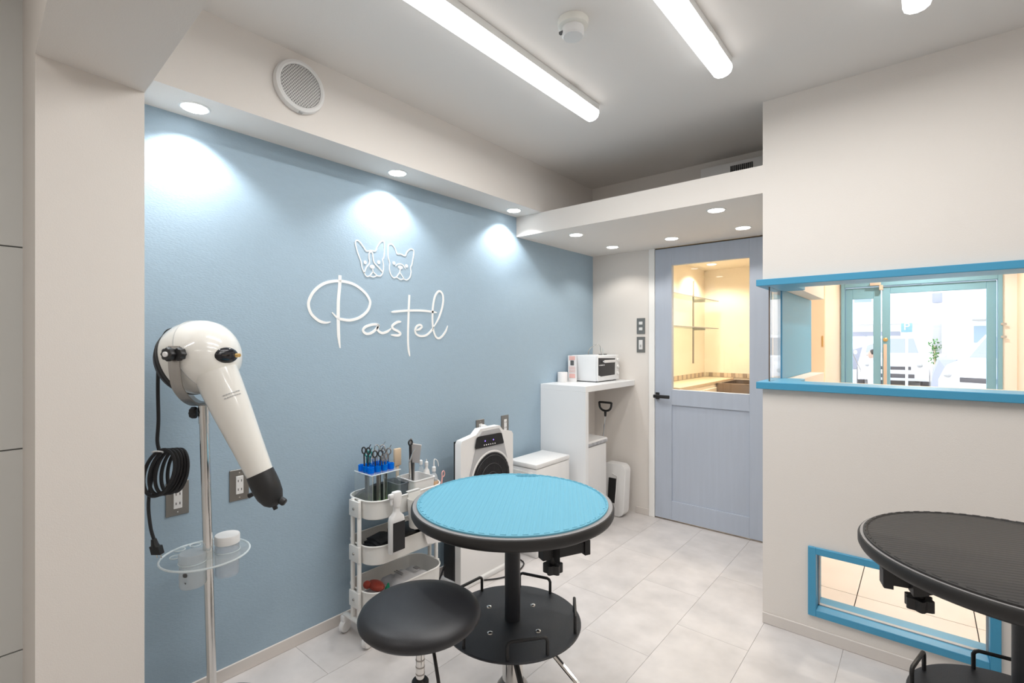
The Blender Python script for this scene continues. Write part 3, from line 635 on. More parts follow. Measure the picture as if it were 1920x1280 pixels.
MB().ell((0, -.02, 1.42), (.075, .09, .105), (0, 0, 1), 20, 12).ell((0, -.108, 1.41), (.012, .018, .016), (0, 0, 1), 8, 6).ell((-.08, 0, 1.41), (.01, .02, .03), (0, 0, 1), 8, 6).ell((.08, 0, 1.41), (.01, .02, .03), (0, 0, 1), 8, 6).build('face', 'skin', pe)
MB().ell((0, .012, 1.45), (.088, .098, .095), (0, 0, 1), 20, 12).build('hair', 'hair', pe)
hnd = Vector((PX-.192, PY+.112, PZ+.864)); ub = thing('umbrella', 'open white umbrella held by the person outside', 'umbrella', hnd)
c_ = P(1594, 656, 8.35); tilt = Vector((-.35, 0, 1)).normalized()
m = MB(ub); e1, e2, e3 = frame(tilt); L = []
for r_, h_ in ((.001, .22), (.12, .205), (.25, .16), (.37, .085), (.46, 0)):
    L.append([c_+e1*(r_*math.cos(2*math.pi*i/16)*(1 if i % 2 == 0 else .96))+e2*(r_*math.sin(2*math.pi*i/16)*(1 if i % 2 == 0 else .96))+e3*h_ for i in range(16)])
m.loft(L, True, False).build('canopy', 'cloth_white', ub)
MB(ub).tube([hnd-Up*.05, hnd, c_+tilt*.25], .007, 6).build('shaft', 'steel', ub)

# ================================================================== GROOMING TABLES
def grooming_table(name, label, loc, rz_ridge, rz_tray, clamp, matmat, hz=.75):
    t = thing(name, label, 'table', loc, 0, 'round grooming tables'); R_ = .352
    MB().lathe([(.30, hz-.045), (.335, hz-.042), (R_-.004, hz-.034), (R_, hz-.026), (R_, hz-.008), (R_-.003, hz-.003), (R_-.006, hz-.002)], (0, 0, 0), (0, 0, 1), 96).build('table_top', 'rim_black', t)
    MB().lathe([(R_-.006, hz-.0025), (R_-.006, hz-.001), (R_-.022, hz-.001), (R_-.022, hz-.004)], (0, 0, 0), (0, 0, 1), 96, False, False).build('edge_ring', 'edge_grey', t)
    rm = R_-.013 if matmat == 'black_rubber' else R_-.02
    mo = MB().lathe([(.001, hz-.002), (rm, hz-.002), (rm, hz+.004), (rm-.003, hz+.0055), (rm-.008, hz+.0055), (rm-.010, hz+.002), (.001, hz+.002)], (0, 0, 0), (0, 0, 1), 96, False, False).build('mat', matmat, t)
    m = MB(); pitch = .0165; rr = rm-.012
    e = Vector((-math.sin(rz_ridge), math.cos(rz_ridge), 0)); n = Vector((e.y, -e.x, 0)); w = .0062
    k = -int(rr/pitch)
    while k*pitch < rr:
        o_ = k*pitch; hl = math.sqrt(max(rr*rr-o_*o_, 0))
        if hl > .02:
            lo, hi = -hl, hl
            sec = lambda s_: [n*(o_-w)+e*s_+Up*(hz+.001), n*(o_-w*.4)+e*s_+Up*(hz+.0034), n*(o_+w*.4)+e*s_+Up*(hz+.0034), n*(o_+w)+e*s_+Up*(hz+.001)]
            m.loft([sec(lo), sec(hi)])
        k += 1
    m.build('mat_ridges', matmat, mo)
    m = MB(); tabs = 64       # dashed stitching rib round the mat
    for i in range(tabs):
        a0, a1 = 2*math.pi*i/tabs, 2*math.pi*(i+.55)/tabs
        m.tube([(math.cos(a)*(rm-.0055), math.sin(a)*(rm-.0055), hz+.0058) for a in (a0, (a0+a1)/2, a1)], .0016, 5)
    m.build('mat_border', matmat, mo)
    far = Vector(loc); far.z = 0; far = far.normalized(); sd_ = Vector((far.y, -far.x, 0)); cc = far*(rm-.03)+sd_*.06
    sl = [cc+sd_*(.035*math.cos(a)+(.01 if math.cos(a) > 0 else -.01))+far*(.009*math.sin(a))+Up*(hz+.0045) for a in [2*math.pi*i/20 for i in range(20)]]
    MB().tube(sl, .002, 5, True).build('mat_grip', matmat, mo)
    # pole and tray
    ph = .33
    MB().lathe([(.001, ph-.0), (.0275, ph), (.0275, hz-.05), (.06, hz-.048), (.06, hz-.04)], (0, 0, 0), (0, 0, 1), 32).build('pole', 'black_powder', t)
    tr = MB().lathe([(.001, ph-.006), (.236, ph-.006), (.24, ph-.004), (.24, ph), (.238, ph+.002), (.001, ph+.002)], (0, 0, 0), (0, 0, 1), 72).build('tool_tray', 'black_powder', t)
    for i in range(5):
        a = rz_tray+2*math.pi*i/5; er = Vector((math.cos(a), math.sin(a), 0)); et = Vector((-er.y, er.x, 0)); c = er*.218; hw, hh = .064, .058
        pts = [c-et*hw+Up*ph, c-et*hw+Up*(ph+hh-.012), c-et*(hw-.004)+Up*(ph+hh-.004), c-et*(hw-.012)+Up*(ph+hh), c+et*(hw-.012)+Up*(ph+hh), c+et*(hw-.004)+Up*(ph+hh-.004), c+et*hw+Up*(ph+hh-.012), c+et*hw+Up*ph]
        MB().tube(pts, .0055, 8).build('guard_rail', 'black_plastic', t)
    for i in range(4):
        a = rz_tray-.62+math.pi/2*i; MB().lathe([(.010, 0), (.009, .003), (.004, .0055), (.001, .006)], (math.cos(a)*.115, math.sin(a)*.115, ph+.002), (0, 0, 1), 14).build('bolt', 'chrome', t)
    # clamp arm under the top
    A_, B_, K_, cz_ = clamp
    A_ = Rt*A_[0]+Fw*A_[1]; B_ = Rt*B_[0]+Fw*B_[1]; K_ = Rt*K_[0]+Fw*K_[1]; bd_ = (B_-A_).normalized(); bs = Vector((-bd_.y, bd_.x, 0)); In = K_*.45
    m = MB(); m.loft([[p_+bs*s_*w2+Up*z_ for s_, z_ in ((-1, z0), (1, z0), (1, z1), (-1, z1))] for p_, w2, z0, z1 in ((In, .022, hz-.062, hz-.044), (K_, .022, cz_-.022, hz-.044), (K_*1.08, .022, cz_-.022, hz-.044))])
    m.build('clamp_arm', 'black_plastic', t)
    m = MB(); m.loft([[A_+bd_*q_+bs*s_+Up*(cz_+z_) for s_, z_ in ((-w2, -h2), (w2, -h2), (w2, h2), (-w2, h2))] for q_, w2, h2 in ((0, .016, .016), ((B_-A_).length-.022, .016, .016), ((B_-A_).length-.022, .022, .024), ((B_-A_).length-.002, .022, .024), ((B_-A_).length, .02, .022))])
    m.build('clamp_jaw', 'black_plastic', t)
    kp = K_+Up*(cz_-.060); m = MB(); pr = []
    for z_ in (0, .028): pr.append([kp+Rt*((.028+.004*math.cos(6*a))*math.cos(a))+Fw*((.028+.004*math.cos(6*a))*math.sin(a))+Up*z_ for a in [2*math.pi*i/36 for i in range(36)]])
    m.loft(pr).cyl(kp+Up*.028, kp+Up*.05, .012, seg=14).build('clamp_knob', 'black_plastic', t)
    # hydraulic lift below the tray
    MB().lathe([(.036, .03), (.036, ph-.006)], (0, 0, 0), (0, 0, 1), 28).build('lift_cylinder', 'chrome', t)
    MB().lathe([(.055, .03), (.055, .10), (.04, .12)], (0, 0, 0), (0, 0, 1), 28).build('lift_housing', 'steel', t)
    d_ = Vector((-Fw.x*.0-.62, -.78, 0)); r_ = Vector(Rt)
    lv = [Rt*.06+Up*(ph-.05), Rt*.10-Fw*.02+Up*(ph-.06), Rt*.30-Fw*.15+Up*.10, Rt*.34-Fw*.17+Up*.08]
    MB().tube(lv, .009, 8).build('lever', 'chrome', t)
    lv2 = [-Rt*.02-Fw*.05+Up*(ph-.03), Rt*.0-Fw*.09+Up*(ph-.05), Rt*.06-Fw*.20+Up*.10]
    MB().tube(lv2, .010, 8).build('foot_pedal', 'black_plastic', t)
    MB().lathe([(.14, 0), (.142, .006), (.135, .016), (.07, .032), (.06, .032)], (0, 0, 0), (0, 0, 1), 48).build('floor_base', 'chrome', t)
    return t
TB = Fw*1.727 + Rt*((961-960)/FPX*1.727)
cr = YAW  # camera-right direction angle in plan
tB = grooming_table('grooming_table', 'round grooming table topped with a bright blue ridged mat', (TB.x, TB.y, 0), YAW-math.radians(6), cr-.10, ((.09, -.16), (.25, -.085), (.13, -.15), .628), 'mat_blue')
TK = Fw*1.247 + Rt*(1.052*1.247)
tK = grooming_table('grooming_table', 'round grooming table topped with a black ridged mat by the partition', (TK.x, TK.y, 0), YAW+math.radians(69.5), cr+math.radians(128), ((-.20, .0), (-.325, .06), (-.265, .01), .685), 'black_rubber', .755)

# ================================================================== STOOL
SD = Fw*1.384 + Rt*((788-960)/FPX*1.384)
st = thing('saddle_stool', 'black round cushioned stool on a chrome gas lift', 'stool', (SD.x, SD.y, 0))
MB().lathe([(.10, .512), (.14, .515), (.160, .522), (.170, .533), (.171, .542), (.166, .553), (.152, .563), (.12, .570), (.06, .574), (.001, .575)], (0, 0, 0), (0, 0, 1), 64).build('seat', 'black_leather', st, 60)
MB().lathe([(.0125, .25), (.0125, .50)], (0, 0, 0), (0, 0, 1), 20).build('gas_piston', 'chrome', st)
for k in range(6): MB().lathe([(.0128, .47-.02*k), (.0131, .472-.02*k), (.0128, .474-.02*k)], (0, 0, 0), (0, 0, 1), 20, False, False).build('ring', 'steel', st)
MB().lathe([(.024, .08), (.024, .350), (.020, .355), (.014, .355)], (0, 0, 0), (0, 0, 1), 24).build('gas_housing', 'black_plastic', st)
MB().box(-.08, .08, -.08, .08, .494, .506, .004).build('seat_plate', 'black_plastic', st)
lvp = [Rt*.02+Up*.472, Rt*.045-Fw*.04+Up*.455, Rt*.06-Fw*.07+Up*.41, Rt*.068-Fw*.085+Up*.38]
lo_ = MB().tube(lvp, .005, 8).build('lever', 'black_plastic', st)
MB().tube([Rt*.064-Fw*.08+Up*.395, Rt*.070-Fw*.09+Up*.37, Rt*.078-Fw*.105+Up*.345, Rt*.082-Fw*.115+Up*.33], [.006, .011, .019, .016], 12).build('lever_grip', 'black_plastic', lo_)
for i in range(5):
    a = math.radians(126)+2*math.pi*i/5; er = Vector((math.cos(a), math.sin(a), 0)); et = Vector((-er.y, er.x, 0))
    lg = MB().loft([[er*q_+et*s_+Up*z_ for s_, z_ in ((-w2, z0), (w2, z0), (w2, z1), (-w2, z1))] for q_, w2, z0, z1 in ((.0, .03, .06, .12), (.26, .018, .055, .08))]).build('leg', 'chrome', st)
    MB().lathe([(.012, -.022), (.024, -.022), (.026, -.015), (.026, .015), (.024, .022), (.012, .022)], er*.25+Up*.026, et, 18).build('caster', 'black_plastic', lg)

# ================================================================== STAND DRYER
pb = P(399, 1363, 1.66); SBX, SBY = pb.x, pb.y
sdr = thing('stand_dryer', 'cream hair dryer on a chrome floor stand beside the pillar', 'pet dryer', (SBX, SBY, 0))
ptop = P(382, 757, 1.62)
MB(sdr).lathe([(.19, 0), (.192, .008), (.188, .022), (.06, .034), (.03, .04), (.001, .04)], (SBX, SBY, 0), (0, 0, 1), 56).build('base', 'black_powder', sdr)
pmid = Vector((SBX, SBY, .03)).lerp(ptop, .94)
MB(sdr).cyl((SBX, SBY, .03), pmid, .0145, seg=20).build('pole', 'chrome', sdr)
MB(sdr).cyl(pmid, ptop, .0165, seg=20).build('pole_sleeve', 'chrome', sdr)
Bd = 1.60; Bc = P(378, 668, Bd); px = Bd/FPX     # metres per picture pixel there
Ray = Fw + Rt*((378-960)/FPX) + Up*((HZ-668)/FPX); vw = -Ray.normalized(); rp = (Rt-vw*Rt.dot(vw)).normalized()
vec = lambda u, v, d=0: Rt*(u*px) - Up*(v*px) + Ray*d
ax = (rp*.72 + Up*.34 + vw*.60).normalized()       # points to the dome
RB = .119
prof = [(RB*.95, -.050), (RB*.985, -.040), (RB*1.015, -.015), (RB*1.0, .012), (RB*.95, .036), (RB*.86, .060), (RB*.72, .082), (RB*.52, .098), (RB*.28, .107), (.001, .110)]
MB(sdr).lathe(prof, Bc, ax, 56, True, True).build('body', 'white_gloss', sdr, 50)
MB(sdr).lathe([(RB*.93, -.050), (RB*.95, -.055), (RB*.93, -.062)], Bc, ax, 56).build('rim', 'black_plastic', sdr)
MB(sdr).lathe([(RB*.89, -.058), (RB*.89, -.072), (RB*.76, -.092), (RB*.45, -.104), (.02, -.108), (.001, -.108)], Bc, ax, 48).build('intake_cover', 'black_matte', sdr)
# seam of the front shell
e1, e2, e3 = frame(ax)
MB(sdr).tube([Bc+e3*.012+(e1*math.cos(a)+e2*math.sin(a))*(RB*1.001) for a in [2*math.pi*i/56 for i in range(56)]], .0012, 5, True).build('shell_seam', 'light_grey', sdr)
# barrel
b0 = Bc + vec(26, 30, -.03); b1_ = Bc + vec(108, 216, -.03); bd = (b1_-b0)
br = lambda s: .0735-.030*s
MB(sdr).lathe([(.064, 0), (.0615, bd.length*.14), (.056, bd.length*.38), (.047, bd.length*.70), (.0405, bd.length*.96), (.0395, bd.length)], b0, bd, 48).build('barrel', 'white_gloss', sdr, 50)
nz = bd.normalized(); sidew = nz.cross(Fw).normalized()
if sidew.dot(Rt) < 0: sidew = -sidew
L = []
for s_, r1, off in ((-.004, .0412, 0), (.02, .0425, 0), (.045, .0425, .003), (.075, .039, .008), (.098, .030, .013), (.110, .018, .017), (.115, .004, .018)):
    c = b1_+nz*s_+sidew*off*.2; L.append([c+(sidew*math.cos(a)+Fw*math.sin(a))*r1 for a in [2*math.pi*i/36 for i in range(36)]])
nzo = MB(sdr).loft(L).build('nozzle', 'black_plastic', sdr, 50)
c = b1_+nz*.098+sidew*.022
for pr_, c__, a__ in (([(.010, 0), (.012, .004), (.012, .020), (.009, .024)], c, nz+sidew*.7), ([(.006, 0), (.008, .018)], b1_+nz*.05-sidew*.044, -sidew), ([(.008, 0), (.007, .016)], b1_+nz*.108, nz)):
    MB(sdr).lathe(pr_, c__, a__, 12).build('nozzle_tab', 'black_plastic', nzo)
# vent slit and print on the barrel
sp_ = b0.lerp(b1_, .52)
MB(sdr).box(-.0025, .0025, -.001, .001, -.014, .014).build('barrel_slit', 'print_dark', sdr)
so = [o for o in sdr.children if o.name.startswith('barrel_slit')][0]
nrm = (sidew*.62-Fw*.78).normalized(); so.location = sp_ + nrm*.0525 - Vector(sdr.location); zz = -nz; xx = nrm.cross(zz).normalized()
so.rotation_euler = Matrix((xx, nrm, zz)).transposed().to_euler()
m = MB(sdr)
for r_ in range(2):
    for k in range(7):
        a0 = .35+.13*k; cdir = (sidew*math.cos(a0*1.0)*1 - Fw*math.sin(a0)).normalized(); tdir = (-sidew*math.sin(a0)-Fw*math.cos(a0)).normalized()
        c = b0+nz*(.085+.010*r_)+cdir*(.0597-.0008*r_); m.prism([c+tdir*a_*.0028+nz*b_*.0016 for a_, b_ in ((-1, -1), (1, -1), (1, 1), (-1, 1))], cdir*.0012)
m.build('printed_lines', 'light_grey', sdr)
# control oval
cn_ = (rp*.62+Up*.03+vw*.79).normalized(); oc = Bc + cn_*.1085
L1 = MB(sdr).ell(oc, (.042, .026, .014), cn_, 28, 10).build('control_panel', 'black_gloss', sdr, 60)
MB(sdr).lathe([(.007, 0), (.006, .012), (.001, .013)], oc+Rt*.028+cn_*.006, cn_, 14).build('dial', 'brass', L1)
MB(sdr).box(-.010, .010, -.003, .003, -.006, .006, .001, 1).build('rocker', 'black_plastic', L1)
rk = [o for o in L1.children if o.name.startswith('rocker')][0]; rk.location = oc+cn_*.0145-Rt*.005-Vector(sdr.location)
# yoke
pv = Bc + vec(-50, -4, -.124); kn = Bc + vec(-52, -4, -.129)
yk = MB(sdr); yk.strap(spline([pv+vec(2, -14, .008), pv+vec(2, 12, .0), pv+vec(5, 42, .0), pv+vec(10, 62, .012), pv+vec(24, 82, .045), pv+vec(40, 93, .085), pv+vec(56, 93, .12)], 4), Rt*.034, .004)
yk.strap(spline([Bc+vec(0, 88, 0), Bc+vec(-20, 80, .05), Bc+vec(-40, 50, .10), Bc+vec(-48, 0, .105)], 4), Rt*.03, .004)
yk.box(ptop.x-.032, ptop.x+.032, ptop.y-.026, ptop.y+.026, ptop.z-.002, ptop.z+.006, .002, 1); yk.build('yoke', 'steel', sdr)
def knob(c, ax_, r, label=None):
    m = MB(sdr); e1, e2, e3 = frame(ax_); L = []
    for h_, f_ in ((0, .8), (.004, 1), (.016, 1), (.020, .85)):
        L.append([c+e3*h_+e1*(r*f_*(1+.08*math.cos(8*a))*math.cos(a))+e2*(r*f_*(1+.08*math.cos(8*a))*math.sin(a)) for a in [2*math.pi*i/40 for i in range(40)]])
    return m.loft(L).build('knob', 'black_plastic', sdr)
k1 = knob(kn, -Fw-Rt*.15, .020); MB(sdr).lathe([(.008, .0), (.008, .0245), (.006, .026), (.001, .026)], kn, -Fw-Rt*.15, 16).build('knob_cap', 'white_plastic', k1)
knob(kn+Rt*.024+Fw*.012, -Fw-Rt*.15, .019)
kk = ptop+vec(-10, 16, -.005); knob(kk-Rt*.004, -Rt-Fw*.2, .018)
MB(sdr).cyl(kk+Rt*.0, ptop-Up*.028, .005, seg=10).build('knob_stem', 'chrome', sdr)
# cord
cd_ = [Bc+vec(-56, -50, -.01), Bc+vec(-66, -46, .01), Bc+vec(-77, -28, .03), Bc+vec(-82, 0, .03), Bc+vec(-83, 60, .02), Bc+vec(-82, 120, .02), Bc+vec(-84, 160, .02), Bc+vec(-80, 180, .02)]
crd = MB(sdr).tube(spline(cd_, 5), .0058, 8).build('power_cord', 'black_matte', sdr)
cc = P(309, 884, 1.62); m = MB(sdr)
for k in range(5):
    ta = math.radians(20+2*k); pts = []
    for i in range(40):
        a = 2*math.pi*i/40; u_ = (29-1.2*k)*math.cos(a)*.92; v_ = (47-1.5*k)*math.sin(a)
        pts.append(cc+vec(u_*math.cos(ta)-v_*math.sin(ta)-10+(8.5+2*math.sin(a-.6))*k, u_*math.sin(ta)+v_*math.cos(ta)+1.5*k*math.cos(a), .010*k-.02+.01*math.sin(a+k)))
    m.tube(pts, .0056, 8, True)
m.build('cord_coil', 'black_matte', sdr)
MB(sdr).tube([cc+vec(-12+10*math.cos(a), -41+5*math.sin(a), -.035+.03*math.sin(a)) for a in [2*math.pi*i/14 for i in range(14)]], .0025, 6, True).build('cord_tie', 'white_plastic', sdr)
pl = P(293, 1026, 1.62)
MB(sdr).tube(spline([cc+vec(-12, -30, 0), cc+vec(-24, 10, 0), cc+vec(-31, 60, 0), cc+vec(-27, 105, 0), pl+vec(-4, -14)], 5), .0052, 8).build('power_cord', 'black_matte', sdr)
m = MB(sdr); m.tube([pl+vec(-5, -16), pl+vec(-3, -6), pl+vec(0, 0)], [.008, .011, .012], 10); m.strap([pl+vec(-1, -3), pl+vec(3, 12)], Rt*.03, .02); m.build('plug', 'black_plastic', sdr)
m = MB(sdr)
for q_ in (-4, 4): m.strap([pl+vec(4+q_, 12), pl+vec(6+q_, 20)], Rt*.004, .0015)
m.build('plug_pin', 'chrome', sdr)
# acrylic tray round the pole
tz = .585; fr_ = (tz-.03)/(ptop.z-.03); tcx, tcy = SBX+(ptop.x-SBX)*fr_, SBY+(ptop.y-SBY)*fr_
jar1 = (onz(426, 1030, tz).x, onz(426, 1030, tz).y); jar2 = (onz(361, 1052, tz).x, onz(361, 1052, tz).y)
holes = [circ(tcx, tcy, .018, 20), circ(*jar1, .040, 24), circ(*jar2, .040, 24)]
for u, v in ((366, 1021), (337, 1030), (329, 1044)):
    p = onz(u, v, tz); holes.append(circ(p.x, p.y, .0165, 16))
ctr = onz(386, 1038, tz)
MB(sdr).plate(circ(ctr.x, ctr.y, .132, 48), holes, tz-.004, tz+.004).build('jar_tray', 'acrylic', sdr)
for hl_ in [circ(ctr.x, ctr.y, .132, 56)]+holes[1:]:
    MB(sdr).tube([(x, y, tz) for x, y in hl_], .0034 if len(hl_) > 50 else .0016, 6, True).build('tray_edge', 'acrylic_edge', sdr)
MB(sdr).lathe([(.0150, -.02), (.023, -.02), (.023, .02), (.0150, .02)], (tcx, tcy, tz), (0, 0, 1), 24, False, False).build('tray_collar', 'acrylic', sdr)
def jar(xy, label, lid, top, h_, r=.0375, body='jar_clear'):
    x, y = xy; t = thing('plastic_jar', label, 'jar', (x, y, tz+top-h_), 0, 'jars in the acrylic tray')
    z1 = tz+top; z0 = z1-h_
    MB(t).lathe([(.001, z0), (r*.93, z0), (r, z0+.005), (r, z1-.012), (r*.92, z1-.006), (r*.92, z1), (r*.92-.0015, z1), (r*.92-.0015, z1-.006), (r-.0018, z1-.013), (r-.0018, z0+.006), (.001, z0+.003)], (x, y, 0), (0, 0, 1), 36, False, False).build('jar_body', body, t)
    MB(t).lathe([(r*1.0, z1-.006), (r*1.055, z1-.004), (r*1.055, z1+.020), (r*1.0, z1+.024), (.001, z1+.025)], (x, y, 0), (0, 0, 1), 36).build('lid', lid, t)
    return t
jar(jar1, 'clear jar with a solid white screw lid in the acrylic tray', 'white_plastic', .030, .115)
j2 = jar(jar2, 'frosted jar with a translucent lid in the acrylic tray', 'frosted', .006, .085, body='frosted')
c = Vector((jar2[0], jar2[1], tz-.03))-Fw*.037
MB(j2).ell(c, (.008, .008, .001), -Fw, 12, 6).box(c.x-.007, c.x+.007, c.y-.001, c.y+.001, c.z-.026, c.z-.023).build('printed_mark', 'print_dark', j2)

# ================================================================== TROLLEY
CX0, CX1, CY0, CY1 = -2.02, -1.80, 1.215, 1.635; CCX, CCY = (CX0+CX1)/2, (CY0+CY1)/2
tr = thing('utility_trolley', 'white three-tier utility trolley against the blue wall', 'trolley', (CCX, CCY, 0))
for zr in (.617, .42, .22):
    rd = .075; th = .003
    o_ = lambda g, r: rrect(CX0-g, CX1+g, CY0-g, CY1+g, r+g, 8)
    lp = lambda g, z: [(x, y, z) for x, y in rrect(CX0-g, CX1+g, CY0-g, CY1+g, max(rd+g, .01), 8)]
    MB(tr).loft([lp(-.010, zr-.085), lp(-.003, zr-.080), lp(0, zr-.006), lp(.004, zr-.004), lp(.004, zr), lp(0, zr+.002), lp(-.003, zr), lp(-.006, zr-.078), lp(-.012, zr-.081)]).build('tray', 'white_metal', tr)
for y_ in (CY0-.010, CY1+.010):
    for x_ in (CCX-.025, CCX+.025):
        MB(tr).lathe([(.0095, .08), (.0095, .612), (.007, .617), (.001, .617)], (x_, y_, 0), (0, 0, 1), 14).build('post', 'white_metal', tr)
    for zr in (.617, .42, .22):
        sg_ = -1 if y_ < CCY else 1
        MB(tr).box(CCX-.038, CCX+.038, min(y_, y_+sg_*.012), max(y_, y_+sg_*.012), zr-.075, zr-.005, .003).build('bracket', 'white_metal', tr)
        MB(tr).lathe([(.006, 0), (.005, .004), (.001, .005)], (CCX, y_+sg_*.012, zr-.04), (0, sg_, 0), 12).build('bolt', 'steel', tr)
    MB(tr).tube([(CX0+.02, y_, .075), (CX0+.035, y_, .085), (CX1-.035, y_, .085), (CX1-.02, y_, .075)], .011, 10).build('axle_bar', 'white_metal', tr)
    for x_ in (CX0+.02, CX1-.02):
        MB(tr).lathe([(.008, -.012), (.026, -.012), (.029, -.008), (.029, .008), (.026, .012), (.008, .012)], (x_, y_, .029), (1, .3, 0), 20).build('wheel', 'white_plastic', tr)
        MB(tr).box(x_-.014, x_+.014, y_-.016, y_+.016, .045, .078, .006).build('caster_fork', 'white_plastic', tr)
# --- top tier
ZT = .617-.079
ss = thing('scissor_stand', 'clear acrylic scissor stand with blue sleeves on the trolley top tier', 'scissor stand', (-1.91, 1.32, ZT))
PZ_ = .722; sx0, sx1, sy0, sy1 = -1.985, -1.85, 1.245, 1.40
slots = [(-1.965+.037*i, 1.268+.036*j) for j in range(4) for i in range(4)]
MB(ss).plate([(sx0, sy0), (sx1, sy0), (sx1, sy1), (sx0, sy1)], [circ(x, y, .012, 14) for x, y in slots if x < sx1-.016], PZ_-.004, PZ_).build('top_plate', 'acrylic', ss)
for xx_, yy_ in (((sx0, sx1), (sy0, sy0)), ((sx1, sx1), (sy0, sy1))): MB(ss).tube([(xx_[0], yy_[0], PZ_-.002), (xx_[1], yy_[1], PZ_-.002)], .0024, 6).build('plate_edge', 'acrylic_edge', ss)
for yy in (sy0, sy1-.004): MB(ss).box(sx0, sx1, yy, yy+.004, ZT, PZ_-.004).build('side_plate', 'acrylic', ss)
MB(ss).box(sx0, sx1, sy0, sy1, ZT, ZT+.004).build('base_plate', 'green_plastic', ss)
slots = [s_ for s_ in slots if s_[0] < sx1-.016]
for x, y in slots:
    MB(ss).lathe([(.012, -.012), (.0125, .0), (.0145, .001), (.0145, .026), (.0095, .026), (.0095, -.012)], (x, y, PZ_), (0, 0, 1), 16).build('sleeve', 'blue_clear', ss)
def scissors(x, y, label, mt, hm, ang, zt=.81, tilt=(0, 0)):
    t = thing('grooming_scissors', label, 'scissors', (x, y, ZT+.012), ang, 'grooming scissors in the stand')
    H = zt-ZT-.012; zp = .15
    for s_ in (-1, 1):
        b_ = MB(); b_.loft([[(s_*.001-.003, -.0012, 0), (s_*.001+.003, -.0012, 0), (s_*.001+.003, .0012, 0), (s_*.001-.003, .0012, 0)], [(-.006, -.0018, zp), (.006, -.0018, zp), (.006, .0018, zp), (-.006, .0018, zp)], [(s_*.010-.004, -.002, zp+.04), (s_*.010+.004, -.002, zp+.04), (s_*.010+.004, .002, zp+.04), (s_*.010-.004, .002, zp+.04)]])
        bo = b_.build('blade', mt, t)
        cz = H-.018; rr = .0105
        MB().tube([(s_*.013+rr*math.cos(a), 0, cz+1.35*rr*math.sin(a)) for a in [2*math.pi*i/16 for i in range(16)]], .0032, 6, True).tube([(s_*.010, 0, zp+.035), (s_*.012, 0, cz-1.2*rr)], .0032, 6).build('finger_ring', hm, bo)
    MB().tube([(.013, 0, H-.008), (.022, 0, H+.006), (.026, 0, H+.012)], .0018, 6).build('finger_rest', hm, t)
    return t
sc_list = [(1, 1, 'black handled scissors standing tallest among the blue sleeves', 'black_gloss', 'black_plastic', .3, .835),
           (5, 1, 'second black handled scissors in the stand, beside the tallest', 'steel', 'black_plastic', 1.2, .82), (7, 1, 'silver scissors in the middle of the blue sleeves', 'chrome', 'chrome', .8, .835),
           (3, 1, 'teal handled scissors in the stand', 'steel', 'teal_metal', .1, .81), (8, 1, 'silver scissors with dark finger rings in the stand', 'chrome', 'steel', 1.9, .80), (4, 1, 'slim silver scissors lowest in the stand', 'chrome', 'chrome', 2.4, .80), (10, 1, 'silver scissors at the stand\'s far row', 'chrome', 'steel', .5, .815)]
for i, _, lb, a, b_, an, zt in sc_list:
    if i < len(slots): scissors(slots[i][0], slots[i][1], lb, a, b_, an, zt)
pch = thing('black_pouch', 'black soft pouch at the end of the trolley top tier', 'pouch', (-1.995, 1.30, ZT))
m = MB(pch); L = []
for k in range(8):
    f_ = k/7; yy = 1.235+f_*.30; hh = .085*math.sin(math.pi*min(max(f_*.86+.07, 0), 1))**.5
    L.append([(-2.008, yy, ZT+.004), (-2.008, yy, ZT+hh), (-2.0, yy, ZT+hh+.012), (-1.993, yy, ZT+hh+.004), (-1.989, yy, ZT+.004)])
m.loft(L).build('fabric', 'dark_cloth', pch)
def bin_(name, label, x0, x1, y0, y1, z0, z1, mt, th=.003, grow=.006):
    t = thing(name, label, 'container', ((x0+x1)/2, (y0+y1)/2, z0)); r = .012
    lp = lambda g, z: [(x, y, z) for x, y in rrect(x0-g, x1+g, y0-g, y1+g, r, 5)]
    MB(t).loft([lp(0, z0), lp(grow, z1-.006), lp(grow+.003, z1-.004), lp(grow+.003, z1), lp(grow-th, z1), lp(-th, z0+th)]).build('box', mt, t); return t
bin_('tool_box', 'dark translucent box in the middle of the trolley top tier', -1.985, -1.88, 1.412, 1.462, ZT, ZT+.105, mat('smoke_box', (.12, .14, .16), .2))
bin_('brush_box', 'white translucent box of combs on the trolley top tier', -1.96, -1.835, 1.47, 1.585, ZT, ZT+.115, 'white_plastic')
def handle_tool(name, label, cat, p0, p1, r0, r1, mt, hd=None):
    t = thing(name, label, cat, p0); MB(t).tube([p0, Vector(p0).lerp(Vector(p1), .5), p1], [r0, (r0+r1)/2*1.1, r1], 10).build('handle', mt, t)
    return t
cbp = handle_tool('grooming_brush', 'black handled brush with a ring end in the white box', 'brush', (-1.91, 1.51, ZT+.02), (-1.925, 1.515, .80), .006, .007, 'black_plastic')
MB(cbp).tube([Vector((-1.925, 1.515, .815))+Vector((0, .011*math.cos(a), .013*math.sin(a))) for a in [2*math.pi*i/16 for i in range(16)]], .0042, 6, True).build('hanging_ring', 'black_plastic', cbp)
nc = handle_tool('nail_clippers', 'silver nail clippers sticking out of the white box', 'clippers', (-1.885, 1.49, ZT+.02), (-1.88, 1.475, .735), .004, .005, 'chrome')
MB(nc).tube([(-1.88, 1.475, .735), (-1.885, 1.50, .775), (-1.885, 1.515, .79)], .004, 6).build('jaw', 'chrome', nc)
sl = thing('slicker_brush', 'white backed slicker brush tilted in the white box', 'brush', (-1.92, 1.545, ZT+.02))
m = MB(sl); m.strap([(-1.925, 1.535, .72), (-1.935, 1.56, .80)], Vector((.02, .045, -.012)), .014); m.build('brush_pad', 'paper', sl); MB(sl).tube([(-1.92, 1.525, ZT+.03), (-1.925, 1.535, .72)], .006, 8).build('handle', 'steel', sl)
